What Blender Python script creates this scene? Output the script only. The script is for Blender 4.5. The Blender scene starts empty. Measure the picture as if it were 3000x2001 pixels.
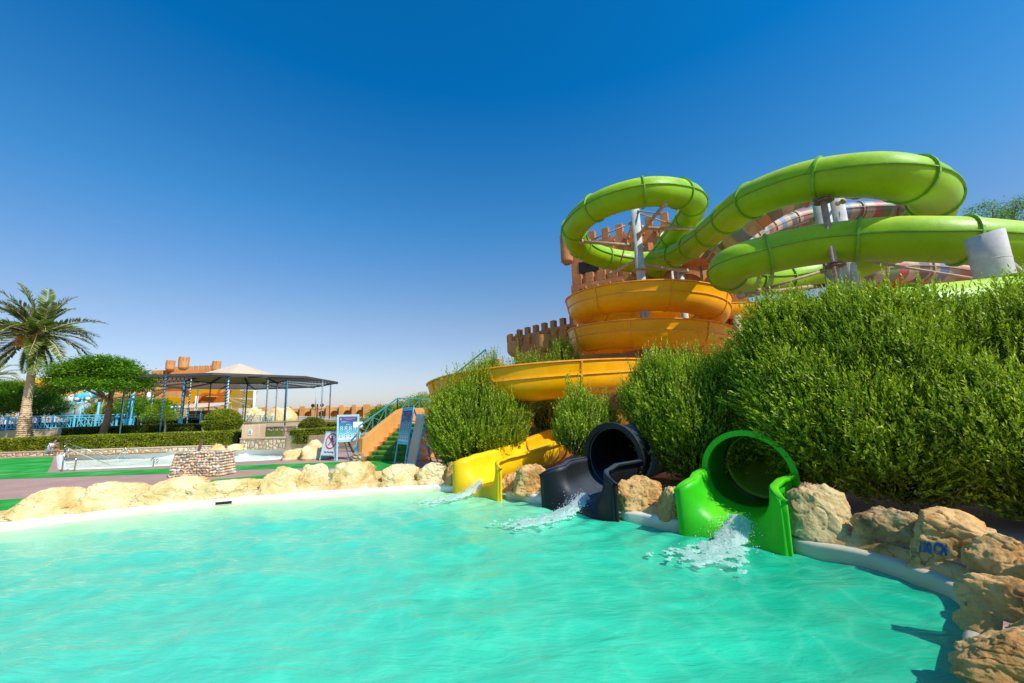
import bpy, bmesh, math, random
import numpy as np
from mathutils import Vector, Matrix, noise
V = Vector
random.seed(7)
scn = bpy.context.scene
COL = scn.collection
pi = math.pi

# ------------------------------------------------------------------ camera
F = 1200.0                      # focal length in photograph pixels (3000 wide)
CAM = V((0.0, 0.0, 2.0))
PITCH = math.radians(9.9)
ROLL = math.radians(1.95)
r0 = V((1, 0, 0)); u0 = V((0, -math.sin(PITCH), math.cos(PITCH))); FW = V((0, math.cos(PITCH), math.sin(PITCH)))
RT = r0 * math.cos(ROLL) - u0 * math.sin(ROLL)
UP = u0 * math.cos(ROLL) + r0 * math.sin(ROLL)
def ray(px, py):
    return FW + RT * ((px - 1500) / F) + UP * ((1000.5 - py) / F)
def P(px, py, zc):
    "world point at depth zc along the optical axis"
    return CAM + ray(px, py) * zc
def PZ(px, py, z):
    d = ray(px, py); return CAM + d * ((z - CAM.z) / d.z)
def PY(px, py, Y):
    d = ray(px, py); return CAM + d * ((Y - CAM.y) / d.y)
def G(px, Y, z):
    "world point at distance Y and height z that lands in photograph column px"
    dx = px - 1500
    X = (dx * (Y * FW.y + (z - 2) * FW.z) - F * (Y * RT.y + (z - 2) * RT.z)) / (F * RT.x - dx * FW.x)
    return V((X, Y, z))
def proj(p):
    q = V(p) - CAM; z = q.dot(FW)
    return 1500 + F * q.dot(RT) / z, 1000.5 - F * q.dot(UP) / z, z
cd = bpy.data.cameras.new('camera'); cam = bpy.data.objects.new('camera', cd); COL.objects.link(cam)
cam.matrix_world = Matrix(((RT.x, UP.x, -FW.x, CAM.x), (RT.y, UP.y, -FW.y, CAM.y), (RT.z, UP.z, -FW.z, CAM.z), (0, 0, 0, 1)))
cd.sensor_width = 36; cd.lens = F / 3000 * 36; cd.clip_end = 5000; cd.clip_start = 0.05
scn.camera = cam

# ------------------------------------------------------------------ light
SUN_EL = math.radians(45); sh = V((0.77, -0.64)).normalized()
sdir = V((sh.x * math.cos(SUN_EL), sh.y * math.cos(SUN_EL), math.sin(SUN_EL)))
ld = bpy.data.lights.new('sun', 'SUN'); ld.energy = 5.0; ld.angle = math.radians(0.5); ld.color = (1, .95, .86)
sun = bpy.data.objects.new('sun', ld); COL.objects.link(sun); sun.location = sdir * 60
sun.rotation_euler = sdir.to_track_quat('Z', 'Y').to_euler()
w = bpy.data.worlds.new('World'); scn.world = w; w.use_nodes = True
nt = w.node_tree; nt.nodes.clear()
sky = nt.nodes.new('ShaderNodeTexSky'); sky.sky_type = 'NISHITA'; sky.sun_disc = False
sky.sun_elevation = SUN_EL; sky.sun_rotation = math.atan2(sh.x, sh.y); sky.altitude = 0
sky.air_density = 1.0; sky.dust_density = 1.0; sky.ozone_density = 2.5
tc = nt.nodes.new('ShaderNodeTexCoord'); sx = nt.nodes.new('ShaderNodeSeparateXYZ'); nt.links.new(tc.outputs['Generated'], sx.inputs[0])
cr = nt.nodes.new('ShaderNodeValToRGB')
SKYRAMP = [(0.0, (1.02, .92, 1.04)), (.085, (1.10, .99, 1.04)), (.215, (.96, 1.0, 1.07)), (.43, (.355, 1.03, 1.38)), (.656, (.015, .865, 1.45)), (1.0, (.02, .85, 1.4))]
e = cr.color_ramp.elements
while len(e) > 1: e.remove(e[-1])
e[0].position = SKYRAMP[0][0]; e[0].color = (*SKYRAMP[0][1], 1)
for p_, c_ in SKYRAMP[1:]:
    q_ = e.new(p_); q_.color = (*c_, 1)
nt.links.new(sx.outputs['Z'], cr.inputs[0])
mx = nt.nodes.new('ShaderNodeMix'); mx.data_type = 'RGBA'; mx.blend_type = 'MULTIPLY'; mx.inputs['Factor'].default_value = 1
nt.links.new(sky.outputs[0], mx.inputs['A']); nt.links.new(cr.outputs[0], mx.inputs['B'])
bg = nt.nodes.new('ShaderNodeBackground'); bg.inputs['Strength'].default_value = 0.13
wo = nt.nodes.new('ShaderNodeOutputWorld')
nt.links.new(mx.outputs['Result'], bg.inputs['Color']); nt.links.new(bg.outputs[0], wo.inputs[0])
scn.view_settings.view_transform = 'Standard'; scn.view_settings.look = 'None'; scn.view_settings.exposure = 0; scn.view_settings.gamma = 1
scn.cycles.max_bounces = 6; scn.cycles.transparent_max_bounces = 8

# ------------------------------------------------------------------ materials
def newmat(name):
    m = bpy.data.materials.new(name); m.use_nodes = True; t = m.node_tree; t.nodes.clear()
    o = t.nodes.new('ShaderNodeOutputMaterial'); b = t.nodes.new('ShaderNodeBsdfPrincipled')
    t.links.new(b.outputs[0], o.inputs[0]); return m, t, b
def N(t, kind, **kw):
    n = t.nodes.new(kind)
    for k, v in kw.items():
        if k in n.inputs: n.inputs[k].default_value = v
        else: setattr(n, k, v)
    return n
def ramp(t, src, stops):
    r = t.nodes.new('ShaderNodeValToRGB'); e = r.color_ramp.elements
    while len(e) > 1: e.remove(e[-1])
    e[0].position = stops[0][0]; e[0].color = (*stops[0][1], 1)
    for p, c in stops[1:]:
        q = e.new(p); q.color = (*c, 1)
    t.links.new(src, r.inputs[0]); return r.outputs[0]
def mixc(t, fac, a, b, mode='MIX'):
    m = t.nodes.new('ShaderNodeMix'); m.data_type = 'RGBA'; m.blend_type = mode
    for sock, v in (('Factor', fac), ('A', a), ('B', b)):
        if isinstance(v, (int, float)): m.inputs[sock].default_value = v
        elif isinstance(v, tuple): m.inputs[sock].default_value = (*v, 1) if len(v) == 3 else v
        else: t.links.new(v, m.inputs[sock])
    return m.outputs['Result']
def wpos(t, scale=(1, 1, 1)):
    g = N(t, 'ShaderNodeNewGeometry'); mp = N(t, 'ShaderNodeMapping'); mp.inputs['Scale'].default_value = scale
    t.links.new(g.outputs['Position'], mp.inputs[0]); return mp.outputs[0]
def noi(t, vec, scale, detail=5, rough=.6, out='Fac', dist=0):
    n = N(t, 'ShaderNodeTexNoise', Scale=scale, Detail=detail, Roughness=rough, Distortion=dist); t.links.new(vec, n.inputs['Vector']); return n.outputs[out]
def bump(t, b, h, strength=.3, dist=.02, prev=None):
    n = N(t, 'ShaderNodeBump', Strength=strength, Distance=dist); t.links.new(h, n.inputs['Height'])
    if prev is not None: t.links.new(prev, n.inputs['Normal'])
    t.links.new(n.outputs[0], b.inputs['Normal']); return n.outputs[0]
def mixt(a, b, t): return tuple(x * (1 - t) + y * t for x, y in zip(a, b))
def sc(c, k): return tuple(min(1, x * k) for x in c)

def m_plain(name, col, rough=.5, var=.15, scale=3, bmp=0, metal=0, spec=.5, coat=0, vary_to=None, bscale=30):
    m, t, b = newmat(name); v = wpos(t)
    n1 = noi(t, v, scale, 6, .65)
    c = ramp(t, n1, [(.3, sc(col, 1 - var)), (.7, vary_to or sc(col, 1 + var))])
    t.links.new(c, b.inputs['Base Color']); b.inputs['Roughness'].default_value = rough; b.inputs['Metallic'].default_value = metal
    b.inputs['Specular IOR Level'].default_value = spec; b.inputs['Coat Weight'].default_value = coat; b.inputs['Coat Roughness'].default_value = .15
    if bmp: bump(t, b, noi(t, v, bscale, 6), bmp, .02)
    return m
def m_gelcoat(name, col, fade, rough=.32):
    "weathered fibreglass: chalky bleaching on top, grime streaks running down, slight waviness"
    m, t, b = newmat(name); v = wpos(t)
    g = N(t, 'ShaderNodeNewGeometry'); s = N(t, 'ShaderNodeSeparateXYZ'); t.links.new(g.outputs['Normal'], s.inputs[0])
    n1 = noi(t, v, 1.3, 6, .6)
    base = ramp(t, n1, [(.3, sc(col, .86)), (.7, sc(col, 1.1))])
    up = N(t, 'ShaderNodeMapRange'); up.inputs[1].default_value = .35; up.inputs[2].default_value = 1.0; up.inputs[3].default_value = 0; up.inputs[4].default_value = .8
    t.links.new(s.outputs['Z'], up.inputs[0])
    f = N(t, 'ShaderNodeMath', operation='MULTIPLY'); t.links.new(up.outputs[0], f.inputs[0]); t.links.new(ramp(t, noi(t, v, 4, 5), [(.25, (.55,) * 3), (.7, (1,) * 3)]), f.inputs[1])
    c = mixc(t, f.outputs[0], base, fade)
    st = noi(t, wpos(t, (7, 7, .8)), 1.6, 6, .7)
    c = mixc(t, ramp(t, st, [(.5, (0,) * 3), (.8, (.22,) * 3)]), c, sc(col, .4))
    sp = noi(t, v, 26, 3, .5)
    c = mixc(t, ramp(t, sp, [(.66, (0,) * 3), (.76, (.3,) * 3)]), c, (.18, .12, .06))
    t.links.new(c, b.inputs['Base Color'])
    b.inputs['Specular IOR Level'].default_value = .3
    t.links.new(ramp(t, n1, [(.3, (rough * .75,) * 3), (.7, (rough * 1.5,) * 3)]), b.inputs['Roughness'])
    bump(t, b, noi(t, v, 2.2, 4), .22, .05)
    return m
def m_stucco(name, col, dark, warm):
    m, t, b = newmat(name); v = wpos(t)
    c = ramp(t, noi(t, v, .7, 8, .65), [(.25, sc(col, .8)), (.5, col), (.75, warm)])
    c = mixc(t, ramp(t, noi(t, wpos(t, (3, 3, .35)), 1.5, 6, .7), [(.52, (0,) * 3), (.75, (.5,) * 3)]), c, dark)
    t.links.new(c, b.inputs['Base Color']); b.inputs['Roughness'].default_value = .9; b.inputs['Specular IOR Level'].default_value = .2
    p = bump(t, b, noi(t, v, 18, 8, .7), .5, .03); bump(t, b, noi(t, v, 2, 4), .3, .1, p)
    return m
def m_rock(name, pale, mid, dark, scale=1.0):
    m, t, b = newmat(name); v = wpos(t, (scale,) * 3)
    c = ramp(t, noi(t, v, 1.6, 9, .62, dist=.6), [(.30, dark), (.42, mid), (.58, pale), (.75, sc(pale, 1.12))])
    c = mixc(t, ramp(t, noi(t, v, 3.4, 8, .7, dist=1.5), [(.54, (0,) * 3), (.66, (.75,) * 3)]), c, mid)
    c = mixc(t, ramp(t, noi(t, v, 9, 6, .7), [(.60, (0,) * 3), (.72, (.8,) * 3)]), c, sc(dark, .55))
    vo = N(t, 'ShaderNodeTexVoronoi', feature='DISTANCE_TO_EDGE', Scale=2.3)
    nn = N(t, 'ShaderNodeMixRGB'); nn.inputs[0].default_value = .35; t.links.new(v, nn.inputs[1]); t.links.new(noi(t, v, 3, 5, .6, 'Color'), nn.inputs[2]); t.links.new(nn.outputs[0], vo.inputs['Vector'])
    cr_ = ramp(t, vo.outputs[0], [(0, (1,) * 3), (.022, (0,) * 3)])
    ff = N(t, 'ShaderNodeMath', operation='MULTIPLY'); t.links.new(cr_, ff.inputs[0]); t.links.new(ramp(t, noi(t, v, 1.1, 2), [(.5, (0,) * 3), (.62, (.8,) * 3)]), ff.inputs[1])
    c = mixc(t, ff.outputs[0], c, sc(dark, .4))
    t.links.new(c, b.inputs['Base Color']); b.inputs['Roughness'].default_value = .9; b.inputs['Specular IOR Level'].default_value = .25
    p = bump(t, b, noi(t, v, 5, 9, .7), .75, .09)
    p = bump(t, b, noi(t, v, 38, 6, .7), .55, .015, p)
    return m
def m_leaf(name, dark, mid, lite, trans=.35, rough=.42, dead=0.012):
    m, t, b = newmat(name)
    g = N(t, 'ShaderNodeNewGeometry')
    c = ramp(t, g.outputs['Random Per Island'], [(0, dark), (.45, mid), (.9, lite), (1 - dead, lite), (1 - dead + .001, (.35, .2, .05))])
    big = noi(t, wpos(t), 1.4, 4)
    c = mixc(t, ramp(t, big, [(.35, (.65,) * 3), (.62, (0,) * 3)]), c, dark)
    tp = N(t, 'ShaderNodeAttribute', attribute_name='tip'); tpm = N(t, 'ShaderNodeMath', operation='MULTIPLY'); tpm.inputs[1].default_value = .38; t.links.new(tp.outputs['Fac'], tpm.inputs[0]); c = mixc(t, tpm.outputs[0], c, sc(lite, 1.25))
    t.links.new(c, b.inputs['Base Color']); b.inputs['Roughness'].default_value = rough; b.inputs['Specular IOR Level'].default_value = .35
    tr = N(t, 'ShaderNodeBsdfTranslucent'); cc = mixc(t, .35, c, (.25, .5, .02)); t.links.new(cc, tr.inputs[0])
    ms = N(t, 'ShaderNodeMixShader'); ms.inputs[0].default_value = trans
    t.links.new(b.outputs[0], ms.inputs[1]); t.links.new(tr.outputs[0], ms.inputs[2])
    o = [n for n in t.nodes if n.type == 'OUTPUT_MATERIAL'][0]; t.links.new(ms.outputs[0], o.inputs[0])
    return m
M = {}
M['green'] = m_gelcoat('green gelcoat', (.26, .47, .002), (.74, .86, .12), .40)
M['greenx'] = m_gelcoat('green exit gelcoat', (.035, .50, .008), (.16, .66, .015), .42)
M['greenrib'] = m_plain('green rib', (.17, .38, .02), .45, .25, 4)
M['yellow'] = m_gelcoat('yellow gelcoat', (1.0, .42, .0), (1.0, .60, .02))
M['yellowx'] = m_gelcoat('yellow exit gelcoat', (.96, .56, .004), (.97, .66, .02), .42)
M['yellowrib'] = m_plain('yellow rib', (.90, .36, .012), .45, .25, 4)
M['greenin'] = m_gelcoat('shaded green gelcoat lining', (.012, .20, .005), (.03, .3, .01), .4)  # darker copy of the exit green: shade inside the mouth put into the colour
M['black'] = m_gelcoat('black gelcoat', (.008, .010, .013), (.09, .11, .14), .45)
M['steel'] = m_plain('galvanised steel', (.50, .48, .45), .75, .25, 2, .1, .0, .25)
M['beam'] = m_plain('tan painted steel', (.42, .30, .20), .6, .3, 4, .1)
M['chrome'] = m_plain('stainless steel', (.62, .58, .54), .22, .1, 4, 0, .95)
M['castle'] = m_stucco('terracotta stucco', (.52, .205, .075), (.28, .11, .045), (.62, .27, .105))
M['castle2'] = m_stucco('orange stucco', (.64, .29, .10), (.38, .16, .06), (.72, .36, .14))
M['wall'] = m_stucco('pale orange plaster', (.72, .33, .09), (.55, .24, .08), (.78, .38, .12))
M['rockL'] = m_rock('pale sandstone', (.84, .66, .38), (.74, .48, .18), (.42, .26, .11))
M['rockR'] = m_rock('brown sandstone', (.80, .48, .19), (.64, .31, .09), (.24, .12, .05))
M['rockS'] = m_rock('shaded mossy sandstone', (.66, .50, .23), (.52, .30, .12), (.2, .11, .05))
M['blue'] = m_plain('sky blue paint', (.13, .60, .85), .45, .15, 4)
M['bluegrey'] = m_plain('weathered blue grey paint', (.34, .52, .60), .5, .15, 4)
M['bluedeep'] = m_plain('deep blue paint', (.02, .17, .30), .45, .2, 4)
M['teal'] = m_plain('teal paint', (.06, .28, .30), .5, .15, 4)
M['white'] = m_plain('white paint', (.80, .80, .78), .5, .04, 4)
M['dark'] = m_plain('dark slat', (.065, .055, .05), .7, .2, 4)
M['shadeblue'] = m_plain('dark blue lattice', (.02, .06, .09), .6, .2, 4)
M['hole'] = m_plain('dark recess', (.015, .013, .012), .9, .1, 4)
M['bark'] = m_plain('bark', (.24, .145, .085), .9, .35, 6, .8)
M['palebark'] = m_plain('pale bark', (.45, .38, .30), .9, .2, 6, .5)
M['core'] = m_plain('dark foliage core', (.010, .016, .006), 1, .5, 5, .8, spec=.05)  # near-black solid fill, stands in for the shade inside bushes and hedges
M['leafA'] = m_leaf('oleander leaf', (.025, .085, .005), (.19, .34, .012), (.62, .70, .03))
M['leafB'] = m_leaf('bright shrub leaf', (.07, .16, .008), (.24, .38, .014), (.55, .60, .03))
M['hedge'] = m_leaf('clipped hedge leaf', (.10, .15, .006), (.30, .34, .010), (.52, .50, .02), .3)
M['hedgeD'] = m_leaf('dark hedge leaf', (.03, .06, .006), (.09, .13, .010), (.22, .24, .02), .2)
M['hedgeO'] = m_leaf('olive hedge leaf', (.08, .08, .006), (.20, .19, .010), (.36, .32, .02), .2)
M['treeleaf'] = m_leaf('poinciana leaf', (.025, .12, .006), (.12, .32, .012), (.42, .62, .03), .35, dead=.002)
M['limeleaf'] = m_leaf('lime leaf', (.12, .22, .006), (.32, .46, .010), (.55, .65, .02), .35)
M['palmleaf'] = m_leaf('palm frond leaflet', (.06, .11, .02), (.16, .24, .045), (.58, .58, .15), .25, dead=.03)
M['dates'] = m_plain('dates', (.60, .30, .03), .6, .35, 9)
M['flower'] = m_plain('red blossom', (.75, .10, .01), .6, .2, 9)
M['skin'] = m_plain('skin', (.45, .20, .11), .5, .08, 8)
M['hair'] = m_plain('black hair', (.012, .010, .009), .5, .2, 30)
M['shirt'] = m_plain('pale blue shirt', (.60, .68, .80), .8, .06, 8)
M['shorts'] = m_plain('grey shorts', (.22, .25, .22), .8, .15, 8)
M['foam'] = m_plain('foam', (.86, .92, .90), .35, .06, 9, .2)
M['red'] = m_plain('red print', (.72, .03, .05), .5, .05, 4)
M['ink'] = m_plain('dark print', (.01, .015, .05), .5, .05, 4)
M['pink'] = m_plain('pink print', (.75, .08, .25), .5, .05, 4)
M['bluetext'] = m_plain('blue stencil paint', (.015, .10, .35), .7, .3, 30)
M['rust'] = m_plain('rusty iron', (.18, .11, .08), .8, .4, 12, .4)
M['ochre'] = m_plain('ochre fibreglass', (.62, .36, .02), .5, .1, 2)
M['orange'] = m_plain('orange fibreglass', (.75, .16, .015), .45, .12, 2)
M['foam'] = None
def m_foam():
    m, t, b = newmat('foam'); b.inputs['Base Color'].default_value = (.93, .96, .95, 1); b.inputs['Roughness'].default_value = .6
    tr = N(t, 'ShaderNodeBsdfTranslucent'); tr.inputs[0].default_value = (.93, .97, .96, 1); ms = N(t, 'ShaderNodeMixShader'); ms.inputs[0].default_value = .5
    t.links.new(b.outputs[0], ms.inputs[1]); t.links.new(tr.outputs[0], ms.inputs[2]); o = [n for n in t.nodes if n.type == 'OUTPUT_MATERIAL'][0]; t.links.new(ms.outputs[0], o.inputs[0]); return m
M['foam'] = m_foam()

def m_mats():
    # deck tiles
    m, t, b = newmat('pink stone paving'); v = wpos(t)
    br = N(t, 'ShaderNodeTexBrick', Scale=1.0, offset=.5); br.inputs['Brick Width'].default_value = 1.15; br.inputs['Row Height'].default_value = 1.15
    br.inputs['Mortar Size'].default_value = .012; br.inputs['Color1'].default_value = (.50, .27, .21, 1); br.inputs['Color2'].default_value = (.58, .33, .26, 1); br.inputs['Mortar'].default_value = (.36, .21, .16, 1)
    t.links.new(v, br.inputs['Vector'])
    c = mixc(t, ramp(t, noi(t, wpos(t, (1, 5, 1)), 1.3, 7, .65), [(.35, (.6,) * 3), (.65, (0,) * 3)]), br.outputs[0], (.34, .20, .15))
    c = mixc(t, ramp(t, noi(t, v, 2.2, 8, .75), [(.56, (0,) * 3), (.68, (.45,) * 3)]), c, (.62, .45, .36))
    t.links.new(c, b.inputs['Base Color']); b.inputs['Roughness'].default_value = .75; bump(t, b, noi(t, v, 14, 5), .2, .01)
    M['deck'] = m
    # carpet
    m, t, b = newmat('green outdoor carpet'); v = wpos(t)
    c = ramp(t, noi(t, v, 1.2, 6), [(.3, (.015, .22, .03)), (.5, (.03, .36, .05)), (.7, (.10, .45, .10))]); t.links.new(c, b.inputs['Base Color'])
    b.inputs['Roughness'].default_value = .95; b.inputs['Specular IOR Level'].default_value = .1; bump(t, b, noi(t, v, 120, 3), .6, .01); M['carpet'] = m
    m, t, b = newmat('worn green stair carpet'); v = wpos(t)
    c = ramp(t, noi(t, wpos(t, (2, 2, .6)), 3, 6), [(.35, (.04, .13, .015)), (.65, (.13, .28, .05))]); t.links.new(c, b.inputs['Base Color'])
    b.inputs['Roughness'].default_value = .95; b.inputs['Specular IOR Level'].default_value = .1; bump(t, b, noi(t, v, 60, 3), .6, .01); M['carpet2'] = m
    # sand/earth
    M['earth'] = m_plain('dry earth', (.50, .34, .19), .95, .25, 1.5, .4)
    M['grass'] = m_plain('lawn', (.12, .17, .03), .95, .35, 5, .5)
    # cobbles
    m, t, b = newmat('cobblestone facing'); v = wpos(t)
    vo = N(t, 'ShaderNodeTexVoronoi', Scale=6.0); t.links.new(v, vo.inputs['Vector'])
    ve = N(t, 'ShaderNodeTexVoronoi', feature='DISTANCE_TO_EDGE', Scale=6.0); t.links.new(v, ve.inputs['Vector'])
    s = N(t, 'ShaderNodeSeparateColor'); t.links.new(vo.outputs['Color'], s.inputs[0])
    c = ramp(t, s.outputs[0], [(0, (.22, .17, .13)), (.25, (.45, .33, .22)), (.5, (.60, .44, .28)), (.75, (.36, .22, .15)), (1, (.62, .55, .46))])
    c = mixc(t, ramp(t, ve.outputs[0], [(.03, (1,) * 3), (.09, (0,) * 3)]), c, (.42, .28, .15))
    t.links.new(c, b.inputs['Base Color']); b.inputs['Roughness'].default_value = .85
    bump(t, b, ramp(t, ve.outputs[0], [(.0, (0,) * 3), (.25, (1,) * 3)]), 1, .06); M['cobble'] = m
    m2 = m.copy(); m2.name = 'rubble facing'; M['rubble'] = m2
    for n_ in m2.node_tree.nodes:
        if n_.type == 'TEX_VORONOI': n_.inputs['Scale'].default_value = 3.2
        if n_.type == 'VALTORGB' and len(n_.color_ramp.elements) == 5:
            for e_, q_ in zip(n_.color_ramp.elements, [(.5, .32, .2), (.72, .52, .32), (.8, .62, .42), (.60, .38, .24), (.82, .7, .52)]): e_.color = (*q_, 1)
    # pool wall white plaster
    m, t, b = newmat('white pool plaster'); v = wpos(t)
    c = ramp(t, noi(t, wpos(t, (1, 1, 4)), 1.3, 6), [(.35, (.70, .66, .52)), (.6, (.82, .80, .70))])
    g = N(t, 'ShaderNodeNewGeometry'); s = N(t, 'ShaderNodeSeparateXYZ'); t.links.new(g.outputs['Position'], s.inputs[0])
    wl = N(t, 'ShaderNodeMapRange'); wl.inputs[1].default_value = .0; wl.inputs[2].default_value = .10; wl.inputs[3].default_value = .55; wl.inputs[4].default_value = 0; t.links.new(s.outputs['Z'], wl.inputs[0])
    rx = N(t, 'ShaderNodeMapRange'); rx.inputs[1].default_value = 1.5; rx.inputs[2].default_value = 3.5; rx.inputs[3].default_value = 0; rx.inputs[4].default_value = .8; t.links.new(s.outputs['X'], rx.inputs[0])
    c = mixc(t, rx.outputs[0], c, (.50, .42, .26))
    c = mixc(t, wl.outputs[0], c, (.60, .55, .30))
    c = mixc(t, ramp(t, noi(t, v, 5, 7, .7), [(.58, (0,) * 3), (.75, (.5,) * 3)]), c, (.42, .34, .22))
    t.links.new(c, b.inputs['Base Color']); b.inputs['Roughness'].default_value = .6; bump(t, b, noi(t, v, 7, 5), .25, .03); M['coping'] = m
    # tile for kid pool
    M['poolwhite'] = m_plain('pale pool lining', (.86, .87, .80), .5, .05, 2)
    # water
    def water(name, deep, mid, shallow, sscale):
        m, t, b = newmat(name); g = N(t, 'ShaderNodeNewGeometry'); s = N(t, 'ShaderNodeSeparateXYZ'); t.links.new(g.outputs['Position'], s.inputs[0])
        at = N(t, 'ShaderNodeAttribute', attribute_name='shallow')
        v = wpos(t, (1, 1.6, 1))
        n1 = noi(t, wpos(t, (1, 1, 1)), .28, 4, .55, dist=.4)
        c = ramp(t, n1, [(.25, mixt(deep, mid, .5)), (.5, mid), (.75, sc(mid, 1.05))])
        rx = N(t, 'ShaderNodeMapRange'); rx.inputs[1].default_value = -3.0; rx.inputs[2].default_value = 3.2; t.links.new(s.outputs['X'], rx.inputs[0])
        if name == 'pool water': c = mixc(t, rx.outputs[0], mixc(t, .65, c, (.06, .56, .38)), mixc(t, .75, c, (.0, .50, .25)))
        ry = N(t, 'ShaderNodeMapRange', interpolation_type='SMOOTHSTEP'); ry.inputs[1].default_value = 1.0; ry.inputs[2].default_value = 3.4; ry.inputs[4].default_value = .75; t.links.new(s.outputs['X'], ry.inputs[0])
        if name == 'pool water': c = mixc(t, ry.outputs[0], c, (.0, .34, .19))  # shade over the right-hand water, painted into its colour
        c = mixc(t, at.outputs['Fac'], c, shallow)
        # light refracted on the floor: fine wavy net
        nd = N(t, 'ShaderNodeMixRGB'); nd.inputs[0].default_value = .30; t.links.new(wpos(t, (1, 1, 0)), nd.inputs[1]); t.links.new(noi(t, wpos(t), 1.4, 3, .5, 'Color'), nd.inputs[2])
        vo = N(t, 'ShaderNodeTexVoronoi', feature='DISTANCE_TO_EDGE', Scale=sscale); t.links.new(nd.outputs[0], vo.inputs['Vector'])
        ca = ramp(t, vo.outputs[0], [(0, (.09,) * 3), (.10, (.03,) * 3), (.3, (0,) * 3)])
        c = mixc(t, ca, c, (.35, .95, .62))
        t.links.new(c, b.inputs['Base Color'])
        b.inputs['Roughness'].default_value = .04; b.inputs['IOR'].default_value = 1.33; b.inputs['Specular IOR Level'].default_value = .5
        nv = wpos(t, (.6, 1.9, 1))
        p = bump(t, b, noi(t, nv, 2.2, 4, .55, dist=.5), .40, .10)
        bump(t, b, noi(t, wpos(t, (.7, 2.2, 1)), 7, 5, .65, dist=.6), .50, .030, p)
        return m
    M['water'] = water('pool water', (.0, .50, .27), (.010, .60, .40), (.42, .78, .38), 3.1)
    M['water2'] = water('shallow pool water', (.62, .84, .66), (.80, .90, .76), (.90, .92, .82), 3)
    # reed
    m, t, b = newmat('reed matting'); v = wpos(t)
    wv = N(t, 'ShaderNodeTexWave', bands_direction='Z'); wv.inputs['Scale'].default_value = 3.2; wv.inputs['Distortion'].default_value = 2.5; t.links.new(v, wv.inputs['Vector'])
    c = ramp(t, wv.outputs['Fac'], [(0, (.52, .36, .22)), (.6, (.72, .55, .37)), (1, (.80, .64, .46))]); t.links.new(c, b.inputs['Base Color']); b.inputs['Roughness'].default_value = .95
    bump(t, b, wv.outputs['Fac'], .6, .05); M['reed'] = m
    # striped tube: bands along the slide are written in the 'along' attribute
    m, t, b = newmat('striped gelcoat'); at = N(t, 'ShaderNodeAttribute', attribute_name='along')
    fr = N(t, 'ShaderNodeMath', operation='FRACT'); mu = N(t, 'ShaderNodeMath', operation='MULTIPLY'); mu.inputs[1].default_value = .19
    t.links.new(at.outputs['Fac'], mu.inputs[0]); t.links.new(mu.outputs[0], fr.inputs[0])
    rp = N(t, 'ShaderNodeValToRGB'); rp.color_ramp.interpolation = 'CONSTANT'; e = rp.color_ramp.elements
    cols = [(.55, .03, .03), (.58, .46, .30), (.03, .04, .06), (.55, .45, .32), (.05, .22, .42), (.58, .46, .30), (.6, .18, .04), (.03, .04, .06), (.50, .42, .32), (.06, .28, .05)]
    while len(e) > 1: e.remove(e[-1])
    e[0].color = (*cols[0], 1)
    for i, c_ in enumerate(cols[1:]):
        q = e.new((i + 1) / len(cols)); q.color = (*c_, 1)
    t.links.new(fr.outputs[0], rp.inputs[0])
    c = mixc(t, ramp(t, noi(t, wpos(t), 2, 6), [(.35, (.75,) * 3), (.7, (.2,) * 3)]), rp.outputs[0], (.26, .18, .12))
    t.links.new(c, b.inputs['Base Color']); b.inputs['Roughness'].default_value = .5; M['striped'] = m
    # poster gradient (by height through attribute 'grad')
    def grad(name, stops):
        m, t, b = newmat(name); at = N(t, 'ShaderNodeAttribute', attribute_name='grad')
        t.links.new(ramp(t, at.outputs['Fac'], stops), b.inputs['Base Color']); b.inputs['Roughness'].default_value = .35; return m
    M['poster'] = grad('blue poster print', [(0, (.75, .80, .80)), (.18, (.20, .52, .58)), (.45, (.01, .28, .40)), (.8, (.006, .07, .24)), (1, (.006, .04, .18))])
    M['poster2'] = grad('faded poster print', [(0, (.52, .36, .24)), (.5, (.60, .44, .30)), (1, (.50, .37, .26))])
m_mats()

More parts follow.
